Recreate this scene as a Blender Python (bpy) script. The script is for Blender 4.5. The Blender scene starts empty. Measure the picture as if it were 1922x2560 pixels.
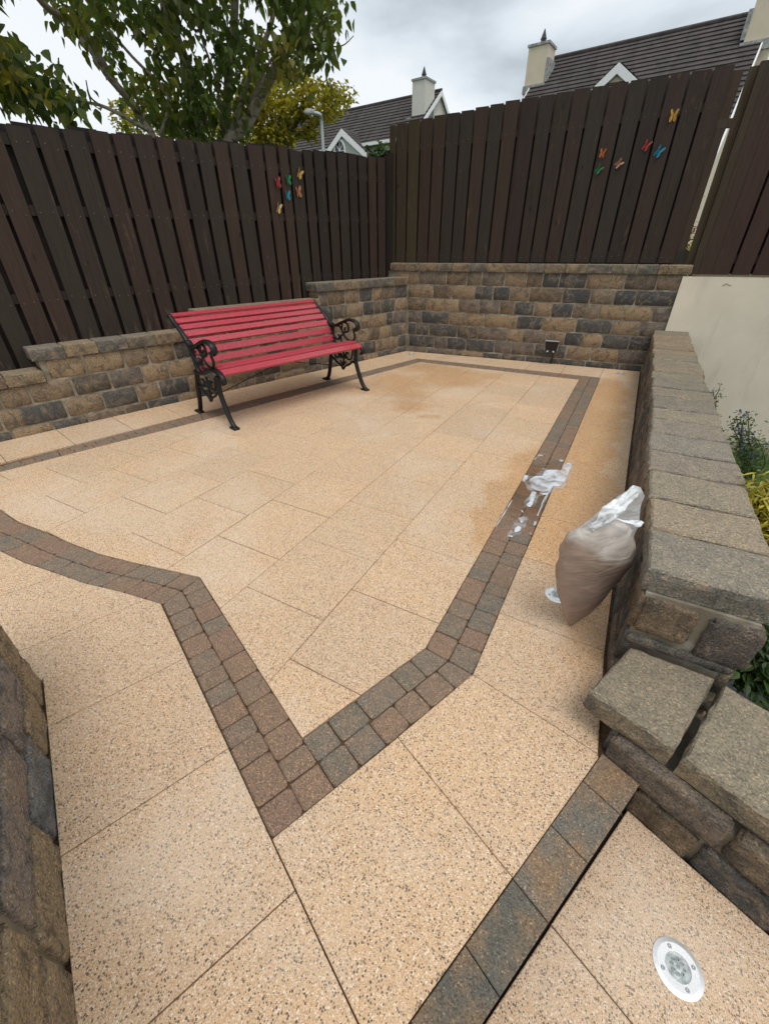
import bpy, math, random
import numpy as np
from math import sin, cos, pi, radians, atan2, hypot, sqrt, tan
from mathutils import Vector, noise as mnoise
random.seed(7)
sc = bpy.context.scene
col = sc.collection

# ------------------------------------------------------------------ camera
FPX, PITCH, ROLL, YAW = 1036.91, 0.56628, -0.006247, -0.507
CAM = np.array([0.8492, -0.7645, 1.3589])
def _basis():
    cy, sy = cos(YAW), sin(YAW)
    fwd = np.array([sy*cos(PITCH), cy*cos(PITCH), -sin(PITCH)])
    right = np.array([cy, -sy, 0.0]); up = np.cross(right, fwd)
    return right*cos(ROLL)+up*sin(ROLL), -right*sin(ROLL)+up*cos(ROLL), fwd
RR, UU, WW = _basis()
camd = bpy.data.cameras.new('camera'); cam = bpy.data.objects.new('camera', camd); col.objects.link(cam)
camd.sensor_fit = 'HORIZONTAL'; camd.sensor_width = 36.0; camd.lens = 36.0*FPX/1922.0
camd.clip_start = 0.02; camd.clip_end = 2000
from mathutils import Matrix
cam.matrix_world = Matrix(((RR[0], UU[0], -WW[0], CAM[0]), (RR[1], UU[1], -WW[1], CAM[1]), (RR[2], UU[2], -WW[2], CAM[2]), (0, 0, 0, 1)))
sc.camera = cam
# survey helpers: turn a bearing measured in the photograph into a point of the place
def ray(px, py): return WW + RR*(px-961)/FPX - UU*(py-1280)/FPX
def G(px, py, z=0.0):
    d = ray(px, py); return CAM + d*(z-CAM[2])/d[2]
def onplane(px, py, p0, p1):
    n = np.array([p1[1]-p0[1], -(p1[0]-p0[0]), 0.0]); d = ray(px, py)
    return CAM + d*(((np.array([p0[0], p0[1], 0])-CAM)@n)/(d@n))
def atdist(px, py, dist):
    d = ray(px, py); return CAM + d*dist/np.linalg.norm(d)

# ------------------------------------------------------------------ exposure, sky, sun
sc.view_settings.view_transform = 'Standard'; sc.view_settings.look = 'None'
sc.view_settings.exposure = 0.34; sc.view_settings.gamma = 1.0
sc.view_settings.use_curve_mapping = False
SUN_EL, SUN_AZ = radians(68), radians(128)      # azimuth clockwise from +Y
world = bpy.data.worlds.new('World'); sc.world = world; world.use_nodes = True
wn = world.node_tree; wn.nodes.clear()
wout = wn.nodes.new('ShaderNodeOutputWorld'); bg = wn.nodes.new('ShaderNodeBackground')
sky = wn.nodes.new('ShaderNodeTexSky'); sky.sky_type = 'NISHITA'; sky.sun_disc = False
sky.sun_elevation = SUN_EL; sky.sun_rotation = SUN_AZ
bg.inputs['Strength'].default_value = 0.1
tc = wn.nodes.new('ShaderNodeTexCoord')
mp = wn.nodes.new('ShaderNodeMapping'); mp.inputs['Scale'].default_value = (1.0, 1.0, 2.0); mp.inputs['Location'].default_value = (3.1, 1.7, 0.4)
wn.links.new(tc.outputs['Generated'], mp.inputs['Vector'])
n1 = wn.nodes.new('ShaderNodeTexNoise'); n1.inputs['Scale'].default_value = 1.9; n1.inputs['Detail'].default_value = 6; n1.inputs['Roughness'].default_value = 0.5; n1.inputs['Distortion'].default_value = 0.4
wn.links.new(mp.outputs['Vector'], n1.inputs['Vector'])
cr = wn.nodes.new('ShaderNodeValToRGB'); e = cr.color_ramp.elements
e[0].position = 0.35; e[0].color = (4.3, 4.75, 5.1, 1); e[1].position = 0.53; e[1].color = (7.7, 8.0, 8.2, 1)
m_ = cr.color_ramp.elements.new(0.44); m_.color = (6.3, 6.85, 7.25, 1)
wn.links.new(n1.outputs['Fac'], cr.inputs['Fac'])
mx = wn.nodes.new('ShaderNodeMix'); mx.data_type = 'RGBA'; mx.inputs[0].default_value = 0.9
wn.links.new(sky.outputs['Color'], mx.inputs[6]); wn.links.new(cr.outputs['Color'], mx.inputs[7])
wn.links.new(mx.outputs[2], bg.inputs['Color']); wn.links.new(bg.outputs[0], wout.inputs['Surface'])
sund = bpy.data.lights.new('sun', 'SUN'); sund.energy = 1.35; sund.angle = radians(30); sund.color = (1.0, 0.95, 0.88)
sun = bpy.data.objects.new('sun', sund); col.objects.link(sun)
sdir = Vector((sin(SUN_AZ)*cos(SUN_EL), cos(SUN_AZ)*cos(SUN_EL), sin(SUN_EL)))
sun.rotation_euler = sdir.to_track_quat('Z', 'Y').to_euler(); sun.location = (0, 0, 20)

# ------------------------------------------------------------------ object helpers
WLOC = {}
def put(o, parent, loc):
    WLOC[o.name] = tuple(loc)
    if parent is not None:
        o.parent = parent; p = WLOC[parent.name]
        o.location = (loc[0]-p[0], loc[1]-p[1], loc[2]-p[2])
    else: o.location = loc
def mk(name, V, F, mat, parent=None, loc=None, smooth=False, color=None, mats=None, fmat=None):
    V = [tuple(map(float, v)) for v in V]
    if loc is None:
        xs, ys, zs = zip(*V); loc = (sum(xs)/len(xs), sum(ys)/len(ys), min(zs))
    me = bpy.data.meshes.new(name)
    me.from_pydata([(x-loc[0], y-loc[1], z-loc[2]) for x, y, z in V], [], F)
    for m in (mats or [mat]): me.materials.append(m)
    if fmat:
        for p, i in zip(me.polygons, fmat): p.material_index = i
    if smooth:
        me.polygons.foreach_set('use_smooth', [True]*len(me.polygons))
    me.update()
    o = bpy.data.objects.new(name, me); col.objects.link(o); put(o, parent, loc)
    if color: o.color = (*color, 1)
    return o
def empty(name, loc):
    o = bpy.data.objects.new(name, None); col.objects.link(o); o.empty_display_size = 0.1; put(o, None, loc); return o
def tag(o, label, cat, group=None):
    o['label'] = label; o['category'] = cat
    if group: o['group'] = group
    return o
def struct(o, label=None):
    o['kind'] = 'structure'
    if label: o['label'] = label
    return o
class MB:
    def __init__(s): s.V = []; s.F = []; s.M = []
    def add(s, V, F, m=0):
        n = len(s.V); s.V += [tuple(v) for v in V]; s.F += [tuple(i+n for i in f) for f in F]; s.M += [m]*len(F); return s
    def hexa(s, b, t, m=0):          # 4 bottom pts, 4 top pts, same winding (ccw seen from above)
        return s.add(list(b)+list(t), [(3, 2, 1, 0), (4, 5, 6, 7), (0, 1, 5, 4), (1, 2, 6, 5), (2, 3, 7, 6), (3, 0, 4, 7)], m)
    def obox(s, o, ax, ay, az, x0, x1, y0, y1, z0, z1, m=0):
        o, ax, ay, az = map(np.array, (o, ax, ay, az))
        P = lambda x, y, z: tuple(o+ax*x+ay*y+az*z)
        return s.hexa([P(x0, y0, z0), P(x1, y0, z0), P(x1, y1, z0), P(x0, y1, z0)], [P(x0, y0, z1), P(x1, y0, z1), P(x1, y1, z1), P(x0, y1, z1)], m)
    def box(s, x0, x1, y0, y1, z0, z1, m=0): return s.obox((0, 0, 0), (1, 0, 0), (0, 1, 0), (0, 0, 1), x0, x1, y0, y1, z0, z1, m)
    def tube(s, pts, rad, n=8, m=0, squash=None, cap=True):
        pts = [np.array(p, float) for p in pts]
        if not hasattr(rad, '__len__'): rad = [rad]*len(pts)
        base = len(s.V); prev = None
        for i, p in enumerate(pts):
            t = pts[min(i+1, len(pts)-1)]-pts[max(i-1, 0)]; t = t/(np.linalg.norm(t)+1e-9)
            if squash is not None: a = np.array(squash[0], float)
            else:
                a = prev if prev is not None else np.array([0.3, 0.2, 0.9])
            a = a-t*(a@t); a = a/(np.linalg.norm(a)+1e-9); prev = a; b = np.cross(t, a)
            ka = squash[1] if squash is not None else 1.0
            for k in range(n):
                an = 2*pi*k/n
                s.V.append(tuple(p+(a*cos(an)*ka+b*sin(an))*rad[i]))
        for i in range(len(pts)-1):
            for k in range(n):
                k2 = (k+1) % n
                s.F.append((base+i*n+k, base+i*n+k2, base+(i+1)*n+k2, base+(i+1)*n+k)); s.M.append(m)
        if cap:
            s.F.append(tuple(base+k for k in range(n))[::-1]); s.M.append(m)
            e_ = base+(len(pts)-1)*n
            s.F.append(tuple(e_+k for k in range(n))); s.M.append(m)
        return s
    def make(s, name, mat, parent=None, loc=None, smooth=False, color=None, mats=None):
        return mk(name, s.V, s.F, mat, parent, loc, smooth, color, mats, s.M if mats else None)
def spline(pts, sub=5):
    P = [np.array(p, float) for p in pts]; out = []
    for i in range(len(P)-1):
        p0 = P[max(i-1, 0)]; p1 = P[i]; p2 = P[i+1]; p3 = P[min(i+2, len(P)-1)]
        for k in range(sub):
            t = k/sub
            out.append(0.5*((2*p1)+(-p0+p2)*t+(2*p0-5*p1+4*p2-p3)*t*t+(-p0+3*p1-3*p2+p3)*t**3))
    out.append(P[-1]); return out
def lerp(a, b, t): return tuple(x+(y-x)*t for x, y in zip(a, b))

# ------------------------------------------------------------------ polygons
def area(p): return 0.5*sum(p[i][0]*p[(i+1) % len(p)][1]-p[(i+1) % len(p)][0]*p[i][1] for i in range(len(p)))
def ccw(p): return p if area(p) > 0 else p[::-1]
def clip(subj, clp):
    out = list(subj); clp = ccw(list(clp))
    for i in range(len(clp)):
        a, b = clp[i], clp[(i+1) % len(clp)]; inp = out; out = []
        if not inp: return []
        side = lambda p: (b[0]-a[0])*(p[1]-a[1])-(b[1]-a[1])*(p[0]-a[0])
        for j in range(len(inp)):
            p, q = inp[j-1], inp[j]; sp, sq = side(p), side(q)
            if (sp >= 0) != (sq >= 0):
                t = sp/(sp-sq); out.append((p[0]+(q[0]-p[0])*t, p[1]+(q[1]-p[1])*t))
            if sq >= 0: out.append(q)
    r = []
    for p in out:
        if not r or hypot(p[0]-r[-1][0], p[1]-r[-1][1]) > 1e-3: r.append(p)
    if len(r) > 2 and hypot(r[0][0]-r[-1][0], r[0][1]-r[-1][1]) <= 1e-3: r.pop()
    # drop collinear points
    k = []
    for i in range(len(r)):
        a, b, c = r[i-1], r[i], r[(i+1) % len(r)]
        if abs((b[0]-a[0])*(c[1]-b[1])-(b[1]-a[1])*(c[0]-b[0])) > 1e-6: k.append(b)
    return k if len(k) > 2 and abs(area(k)) > 4e-4 else []
def inset(p, d):
    p = ccw(p); out = []; n = len(p)
    for i in range(n):
        a, b, c = p[i-1], p[i], p[(i+1) % n]
        def nrm(u, v):
            l = hypot(v[0]-u[0], v[1]-u[1])+1e-12; return (-(v[1]-u[1])/l, (v[0]-u[0])/l)
        n1_, n2_ = nrm(a, b), nrm(b, c); k = 1+n1_[0]*n2_[0]+n1_[1]*n2_[1]; k = max(k, 0.35)
        out.append((b[0]+d*(n1_[0]+n2_[0])/k, b[1]+d*(n1_[1]+n2_[1])/k))
    return out
def roundpoly(p, r, seg=2):
    p = ccw(p); out = []; n = len(p)
    for i in range(n):
        a, b, c = np.array(p[i-1]), np.array(p[i]), np.array(p[(i+1) % n])
        la, lc = np.linalg.norm(a-b), np.linalg.norm(c-b); rr = min(r, la*0.35, lc*0.35)
        s_ = b+(a-b)/la*rr; e_ = b+(c-b)/lc*rr
        for k in range(seg+1):
            t = k/seg; out.append(tuple((1-t)**2*s_+2*t*(1-t)*b+t*t*e_))
    return out
def prism(mb, poly, z, th, bev, tilt=(0, 0), m=0):
    poly = ccw(poly); n = len(poly); cx = sum(p[0] for p in poly)/n; cy = sum(p[1] for p in poly)/n
    zz = lambda p: z+tilt[0]*(p[0]-cx)+tilt[1]*(p[1]-cy)
    top = inset(poly, bev); V = [(p[0], p[1], zz(p)-th) for p in poly]+[(p[0], p[1], zz(p)-bev*0.8) for p in poly]+[(p[0], p[1], zz(p)) for p in top]
    F = [tuple(range(2*n, 3*n))]
    for i in range(n):
        j = (i+1) % n
        F += [(i, j, n+j, n+i), (n+i, n+j, 2*n+j, 2*n+i)]
    mb.add(V, F, m); return mb

# ------------------------------------------------------------------ materials
def newmat(name, rough=0.85, spec=0.3):
    m = bpy.data.materials.new(name); m.use_nodes = True; nt = m.node_tree
    b = nt.nodes['Principled BSDF']; b.inputs['Roughness'].default_value = rough
    b.inputs['Specular IOR Level'].default_value = spec
    return m, nt, b
def nd(nt, typ, props=None, **ins):
    n = nt.nodes.new('ShaderNode'+typ)
    for k, v in (props or {}).items(): setattr(n, k, v)
    for k, v in ins.items():
        key = int(k[1:]) if k[0] == '_' and k[1:].isdigit() else k
        s = n.inputs[key]
        if isinstance(v, bpy.types.NodeSocket): nt.links.new(v, s)
        else:
            if isinstance(v, tuple) and len(v) == 3 and s.type == 'RGBA': v = (*v, 1)
            s.default_value = v
    return n
def ramp(nt, fac, stops, interp='LINEAR'):
    r = nt.nodes.new('ShaderNodeValToRGB'); r.color_ramp.interpolation = interp; el = r.color_ramp.elements
    while len(el) < len(stops): el.new(0.5)
    for e_, (p, c) in zip(el, stops):
        e_.position = p; e_.color = (*c, 1) if isinstance(c, tuple) else (c, c, c, 1)
    nt.links.new(fac, r.inputs['Fac']); return r.outputs['Color']
def mixc(nt, fac, a, b, mode='MIX'):
    n = nt.nodes.new('ShaderNodeMix'); n.data_type = 'RGBA'; n.blend_type = mode
    for i, v in ((0, fac), (6, a), (7, b)):
        if isinstance(v, bpy.types.NodeSocket): nt.links.new(v, n.inputs[i])
        else: n.inputs[i].default_value = (*v, 1) if isinstance(v, tuple) else v
    return n.outputs[2]
def math_(nt, op, a, b=0.5, c=None):
    n = nt.nodes.new('ShaderNodeMath'); n.operation = op
    for i, v in enumerate((a, b) if c is None else (a, b, c)):
        if isinstance(v, bpy.types.NodeSocket): nt.links.new(v, n.inputs[i])
        else: n.inputs[i].default_value = v
    return n.outputs[0]
def bump(nt, b, h, strength=0.4, dist=0.004):
    n = nt.nodes.new('ShaderNodeBump'); n.inputs['Strength'].default_value = strength; n.inputs['Distance'].default_value = dist
    nt.links.new(h, n.inputs['Height']); nt.links.new(n.outputs[0], b.inputs['Normal']); return n
def pos(nt): return nd(nt, 'NewGeometry').outputs['Position']
def noise(nt, v, scale, detail=3, rough=0.5, dist=0.0): return nd(nt, 'TexNoise', Vector=v, Scale=float(scale), Detail=float(detail), Roughness=rough, Distortion=dist).outputs['Fac']
def vor(nt, v, scale, feature='F1'):
    return nd(nt, 'TexVoronoi', {'feature': feature}, Vector=v, Scale=float(scale))
def stretch(nt, v, s): return nd(nt, 'VectorMath', {'operation': 'MULTIPLY'}, _0=v, _1=s).outputs[0]

# wet patches: centre x, y, radius x, radius y (metres on the patio)
WET = [(0.62, 2.15, 0.33, 0.62), (0.80, 3.6, 0.20, 1.6), (0.50, 1.55, 0.21, 0.50), (0.80, 1.75, 0.27, 0.72)]
STAIN = [(-1.25, 4.55, 0.55, 0.28), (-0.95, 4.15, 0.40, 0.35), (-0.75, 4.5, 0.35, 0.22), (-1.45, 3.7, 0.35, 0.35), (-0.95, 3.0, 0.22, 0.2), (-1.35, 3.35, 0.5, 0.25), (1.05, 0.75, 0.16, 0.3), (-0.62, 2.72, 0.09, 0.06)]
def ellmask(nt, P, lst, soft=0.12, warp=0.16):
    w = nd(nt, 'TexNoise', Vector=P, Scale=3.2, Detail=3.0).outputs['Color']
    w = nd(nt, 'VectorMath', {'operation': 'SUBTRACT'}, _0=w, _1=(0.5, 0.5, 0.5)).outputs[0]
    w = nd(nt, 'VectorMath', {'operation': 'SCALE'}, _0=w); w.inputs['Scale'].default_value = warp*2.2
    Q = nd(nt, 'VectorMath', {'operation': 'ADD'}, _0=P, _1=w.outputs[0]).outputs[0]
    acc = None
    for cx, cy, rx, ry in lst:
        d = nd(nt, 'VectorMath', {'operation': 'SUBTRACT'}, _0=Q, _1=(cx, cy, 0.0)).outputs[0]
        d = nd(nt, 'VectorMath', {'operation': 'MULTIPLY'}, _0=d, _1=(1/rx, 1/ry, 0.0)).outputs[0]
        l = nd(nt, 'VectorMath', {'operation': 'LENGTH'}, _0=d).outputs['Value']
        k = nd(nt, 'MapRange', {'clamp': True}, _0=l, _1=1.0+soft, _2=1.0-soft, _3=0.0, _4=1.0).outputs[0]
        acc = k if acc is None else math_(nt, 'MAXIMUM', acc, k)
    return acc

def slab_mat():
    m, nt, b = newmat('exposed_aggregate_slab', 0.8, 0.25); P = pos(nt)
    v2 = vor(nt, P, 480); c = ramp(nt, nd(nt, 'SeparateColor', _0=v2.outputs['Color']).outputs[1],
        [(0, (0.42, 0.32, 0.22)), (0.12, (0.58, 0.41, 0.25)), (0.40, (0.69, 0.50, 0.325)), (0.78, (0.75, 0.585, 0.41)), (0.93, (0.86, 0.76, 0.62))], 'CONSTANT')
    v = vor(nt, P, 205); sc3 = nd(nt, 'SeparateColor', _0=v.outputs['Color'])
    rad = nd(nt, 'MapRange', _0=sc3.outputs[1], _1=0.0, _2=1.0, _3=0.24, _4=0.60).outputs[0]
    inside = math_(nt, 'LESS_THAN', v.outputs['Distance'], rad)
    isd = math_(nt, 'MULTIPLY', inside, math_(nt, 'LESS_THAN', sc3.outputs[0], 0.35))
    isl = math_(nt, 'MULTIPLY', inside, math_(nt, 'GREATER_THAN', sc3.outputs[0], 0.90))
    c = mixc(nt, math_(nt, 'MULTIPLY', isd, 0.92), c, ramp(nt, sc3.outputs[2], [(0, (0.09, 0.08, 0.075)), (0.5, (0.16, 0.125, 0.10)), (1, (0.27, 0.19, 0.13))]))
    c = mixc(nt, math_(nt, 'MULTIPLY', isl, 0.8), c, (0.88, 0.80, 0.68))
    n = noise(nt, P, 2.2, 4, 0.55)
    c = mixc(nt, 0.5, c, ramp(nt, n, [(0.3, (0.94, 0.965, 1.01)), (0.7, (1.06, 1.01, 0.93))]), 'MULTIPLY')
    rnd = nd(nt, 'ObjectInfo').outputs['Random']
    c = mixc(nt, 1.0, c, ramp(nt, rnd, [(0, (0.89, 0.85, 0.835)), (0.5, (0.95, 0.90, 0.86)), (1, (1.0, 0.93, 0.87))]), 'MULTIPLY')
    c = mixc(nt, ramp(nt, noise(nt, P, 1.1, 6, 0.62, 0.4), [(0.50, 0.0), (0.66, 0.30)]), c, (0.70, 0.62, 0.52))
    c = mixc(nt, ramp(nt, noise(nt, stretch(nt, P, (1.0, 1.3, 1.0)), 7.0, 5, 0.7, 0.8), [(0.62, 0.0), (0.74, 0.22)]), c, (0.42, 0.33, 0.24))
    wet = ellmask(nt, P, WET); st = ellmask(nt, P, STAIN, 0.35, 0.2)
    c = mixc(nt, math_(nt, 'MULTIPLY', wet, 0.85), c, (0.91, 0.785, 0.63), 'MULTIPLY')
    st2 = math_(nt, 'MULTIPLY', st, 0.8)
    cc = mixc(nt, st2, c, (0.86, 0.74, 0.60), 'MULTIPLY')
    nt.links.new(cc, b.inputs['Base Color'])
    r = nd(nt, 'MapRange', _0=wet, _1=0.0, _2=1.0, _3=0.82, _4=0.5).outputs[0]; nt.links.new(r, b.inputs['Roughness'])
    h = math_(nt, 'ADD', math_(nt, 'MULTIPLY', v.outputs['Distance'], -1.0), math_(nt, 'MULTIPLY', noise(nt, P, 500, 2), 0.5))
    bump(nt, b, h, 0.45, 0.0022); return m
def cobble_mat(name='tumbled_cobble', sharp=False):
    m, nt, b = newmat(name, 0.85, 0.25); P = pos(nt)
    base = nd(nt, 'ObjectInfo').outputs['Color']
    n = noise(nt, P, 22 if not sharp else 11, 4, 0.6)
    c = mixc(nt, ramp(nt, n, [(0.38, 0.0), (0.66, 0.6 if not sharp else 0.8)]), base, (0.29, 0.195, 0.13) if not sharp else (0.27, 0.175, 0.10))
    v = vor(nt, P, 330); s = ramp(nt, nd(nt, 'SeparateColor', _0=v.outputs['Color']).outputs[0], [(0, (0.6, 0.6, 0.6)), (0.2, (0.88, 0.88, 0.88)), (0.55, (1.08, 1.07, 1.05)), (0.90, (1.45, 1.38, 1.28)), (0.975, (2.1, 2.0, 1.8))], 'CONSTANT')
    c = mixc(nt, 1.0, c, s, 'MULTIPLY')
    wet = ellmask(nt, P, [(0.55, 1.85, 0.3, 0.40)], 0.35)
    c = mixc(nt, wet, c, (0.74, 0.62, 0.48), 'MULTIPLY')
    nt.links.new(c, b.inputs['Base Color'])
    nt.links.new(nd(nt, 'MapRange', _0=wet, _1=0.0, _2=1.0, _3=0.85, _4=0.4).outputs[0], b.inputs['Roughness'])
    h = math_(nt, 'ADD', math_(nt, 'MULTIPLY', v.outputs['Distance'], -0.8), noise(nt, P, 60, 4, 0.6))
    bump(nt, b, h, 0.5, 0.003); return m
def brick_mat(name='rockface_walling', strength=0.9, smoothtop=False):
    m, nt, b = newmat(name, 0.9, 0.2); P = pos(nt)
    base = nd(nt, 'ObjectInfo').outputs['Color']; rnd = nd(nt, 'ObjectInfo').outputs['Random']
    P2 = nd(nt, 'VectorMath', {'operation': 'ADD'}, _0=P, _1=nd(nt, 'CombineXYZ', _0=math_(nt, 'MULTIPLY', rnd, 20.0)).outputs[0]).outputs[0]
    n = noise(nt, P2, 11, 6, 0.72, 0.8)
    dk = mixc(nt, 0.66, base, (0.088, 0.080, 0.072)); lt = mixc(nt, 0.62, base, (0.37, 0.275, 0.18))
    c = mixc(nt, ramp(nt, n, [(0.38, 0.0), (0.50, 1.0)]), dk, base)
    c = mixc(nt, ramp(nt, n, [(0.50, 0.0), (0.64, 0.95)]), c, lt)
    v = vor(nt, P, 230); s = ramp(nt, nd(nt, 'SeparateColor', _0=v.outputs['Color']).outputs[0], [(0, (0.55, 0.55, 0.56)), (0.2, (0.9, 0.9, 0.9)), (0.65, (1.12, 1.1, 1.06)), (0.93, (1.7, 1.6, 1.45))], 'CONSTANT')
    c = mixc(nt, 0.85, c, s, 'MULTIPLY')
    if smoothtop:
        nz = nd(nt, 'SeparateXYZ', _0=nd(nt, 'NewGeometry').outputs['Normal']).outputs[2]
        c = mixc(nt, ramp(nt, nz, [(0.6, 0.0), (0.85, 0.62)]), c, mixc(nt, 0.8, mixc(nt, 0.5, base, (0.33, 0.28, 0.205)), s, 'MULTIPLY'))
    nt.links.new(c, b.inputs['Base Color'])
    h = math_(nt, 'ADD', noise(nt, P, 75, 6, 0.7), math_(nt, 'MULTIPLY', v.outputs['Distance'], -0.25))
    if smoothtop: h = math_(nt, 'ADD', math_(nt, 'MULTIPLY', noise(nt, P, 75, 6, 0.7), 0.55), math_(nt, 'MULTIPLY', v.outputs['Distance'], -0.3))
    bump(nt, b, h, strength, 0.016 if not smoothtop else 0.007); return m
def mortar_mat():
    m, nt, b = newmat('mortar', 0.95, 0.15); P = pos(nt)
    c = ramp(nt, noise(nt, P, 9, 5, 0.6), [(0.3, (0.15, 0.125, 0.09)), (0.52, (0.25, 0.215, 0.16)), (0.70, (0.42, 0.39, 0.33))])
    nt.links.new(c, b.inputs['Base Color']); bump(nt, b, noise(nt, P, 160, 4, 0.7), 0.6, 0.004); return m
def wood_mat():
    m, nt, b = newmat('stained_fence_wood', 0.62, 0.25); P = pos(nt)
    base = nd(nt, 'ObjectInfo').outputs['Color']; rnd = nd(nt, 'ObjectInfo').outputs['Random']
    off = nd(nt, 'CombineXYZ', _0=math_(nt, 'MULTIPLY', rnd, 31.0), _2=math_(nt, 'MULTIPLY', rnd, 7.0)).outputs[0]
    Q = nd(nt, 'VectorMath', {'operation': 'ADD'}, _0=P, _1=off).outputs[0]
    g = noise(nt, stretch(nt, Q, (1, 1, 0.06)), 55, 5, 0.65)
    c = mixc(nt, 1.0, base, ramp(nt, g, [(0.25, (0.72, 0.72, 0.72)), (0.5, (1, 1, 1)), (0.75, (1.25, 1.2, 1.15))]), 'MULTIPLY')
    f = noise(nt, stretch(nt, Q, (1, 1, 0.16)), 16, 6, 0.72, 0.5)
    z = nd(nt, 'SeparateXYZ', _0=P).outputs[2]
    f2 = math_(nt, 'ADD', f, nd(nt, 'MapRange', _0=z, _1=0.62, _2=1.0, _3=0.10, _4=0.0).outputs[0])
    c = mixc(nt, ramp(nt, f2, [(0.60, 0.0), (0.72, 0.6)]), c, (0.14, 0.095, 0.062))
    kn = vor(nt, stretch(nt, Q, (1, 1, 0.45)), 4.2)
    c = mixc(nt, ramp(nt, kn.outputs['Distance'], [(0.03, 0.9), (0.075, 0.0)]), c, (0.012, 0.009, 0.008))
    nt.links.new(c, b.inputs['Base Color'])
    h = math_(nt, 'ADD', g, math_(nt, 'MULTIPLY', noise(nt, P, 120, 3), 0.3)); bump(nt, b, h, 0.45, 0.003)
    nt.links.new(nd(nt, 'MapRange', _0=f, _1=0.3, _2=0.7, _3=0.5, _4=0.8).outputs[0], b.inputs['Roughness']); return m
def plain(name, c, rough=0.6, spec=0.4, metal=0.0, nscale=30, namp=0.12, bstr=0.1, bdist=0.002, emis=None, trans=0.0):
    m, nt, b = newmat(name, rough, spec); P = pos(nt); n = noise(nt, P, nscale, 4, 0.6)
    lo = tuple(max(0, x*(1-namp)) for x in c); hi = tuple(min(1, x*(1+namp)) for x in c)
    nt.links.new(ramp(nt, n, [(0.3, lo), (0.7, hi)]), b.inputs['Base Color']); b.inputs['Metallic'].default_value = metal
    if trans: b.inputs['Transmission Weight'].default_value = trans
    if bstr: bump(nt, b, n, bstr, bdist)
    return m
def objcol(name, rough=0.6, spec=0.4, namp=0.12, nscale=20):
    m, nt, b = newmat(name, rough, spec); P = pos(nt); base = nd(nt, 'ObjectInfo').outputs['Color']
    c = mixc(nt, 1.0, base, ramp(nt, noise(nt, P, nscale, 4, 0.6), [(0.3, 1-namp), (0.7, 1+namp)]), 'MULTIPLY')
    nt.links.new(c, b.inputs['Base Color']); return m
def leaf_mat(name, c1, c2, c3, trans=0.35, scale=3.0):
    m, nt, b = newmat(name, 0.5, 0.35); P = pos(nt)
    n = noise(nt, P, scale, 3, 0.6); isl = nd(nt, 'NewGeometry').outputs['Random Per Island']
    c = ramp(nt, n, [(0.3, c1), (0.52, c2), (0.72, c3)])
    c = mixc(nt, 1.0, c, ramp(nt, isl, [(0, 0.55), (0.6, 1.0), (1, 1.45)]), 'MULTIPLY')
    nt.links.new(c, b.inputs['Base Color'])
    tr = nd(nt, 'BsdfTranslucent'); nt.links.new(mixc(nt, 1.0, c, (1.5, 1.6, 0.7), 'MULTIPLY'), tr.inputs['Color'])
    ms = nd(nt, 'MixShader', _0=trans, _1=b.outputs[0], _2=tr.outputs[0]); nt.links.new(ms.outputs[0], nt.nodes['Material Output'].inputs['Surface']); return m

M_slab = slab_mat(); M_cob = cobble_mat(); M_ledge = cobble_mat('pressed_edging_paver', True)
M_brick = brick_mat(); M_cap = brick_mat('walling_coping', 0.8, True); M_mortar = mortar_mat(); M_wood = wood_mat()
M_bed = plain('joint_sand', (0.125, 0.078, 0.046), 0.95, 0.1, nscale=60, namp=0.4)
M_gap_shade = plain('painted_gap_shade', (0.022, 0.015, 0.013), 0.95, 0.1)  # near-black, the shade below the step edging put into the colour
M_iron = plain('black_painted_cast_iron', (0.008, 0.009, 0.009), 0.42, 0.35, nscale=90, namp=0.5, bstr=0.25)
M_red = plain('red_gloss_paint', (0.43, 0.052, 0.070), 0.33, 0.5, nscale=40, namp=0.16, bstr=0.15)
M_steel = plain('brushed_steel', (0.80, 0.80, 0.80), 0.38, 0.5, metal=0.7, nscale=200, namp=0.08)
M_black = plain('black_plastic', (0.012, 0.013, 0.016), 0.35, 0.5)
M_grey = plain('grey_plastic', (0.35, 0.37, 0.38), 0.5, 0.4)
M_insect = objcol('painted_metal', 0.5, 0.3, 0.45, 70)
M_cream = plain('cream_render', (0.74, 0.655, 0.53), 0.85, 0.2, nscale=3.5, namp=0.05, bstr=0.35, bdist=0.006)
nt = M_cream.node_tree; b = nt.nodes['Principled BSDF']; P = pos(nt); cs = b.inputs['Base Color'].links[0].from_socket
cs = mixc(nt, ramp(nt, noise(nt, stretch(nt, P, (1, 1, .22)), 5.0, 6, .7, .3), [(.52, 0.0), (.75, .45)]), cs, (.46, .42, .34))
zz_ = nd(nt, 'SeparateXYZ', _0=P).outputs[2]
cs = mixc(nt, ramp(nt, math_(nt, 'ADD', nd(nt, 'MapRange', _0=zz_, _1=-.95, _2=-.55, _3=1.0, _4=0.0).outputs[0], math_(nt, 'MULTIPLY', noise(nt, P, 9, 4), .5)), [(.5, 0.0), (.9, .8)]), cs, (.20, .18, .10))
nt.links.new(cs, b.inputs['Base Color'])
M_hcream = plain('house_cream_render', (0.62, 0.54, 0.42), 0.9, 0.2, nscale=2, namp=0.06)
M_hgrey = plain('house_grey_render', (0.42, 0.43, 0.41), 0.9, 0.2, nscale=2, namp=0.06)
M_hwhite = plain('house_pale_render', (0.58, 0.57, 0.52), 0.9, 0.2, nscale=2, namp=0.06)
M_white = plain('white_paint', (0.78, 0.79, 0.80), 0.5, 0.4, nscale=8, namp=0.05)
M_lead = plain('lead_flashing', (0.30, 0.31, 0.30), 0.7, 0.3, nscale=9, namp=0.5)
M_glass = plain('dark_window_glass', (0.04, 0.05, 0.06), 0.08, 0.6, bstr=0)
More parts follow.
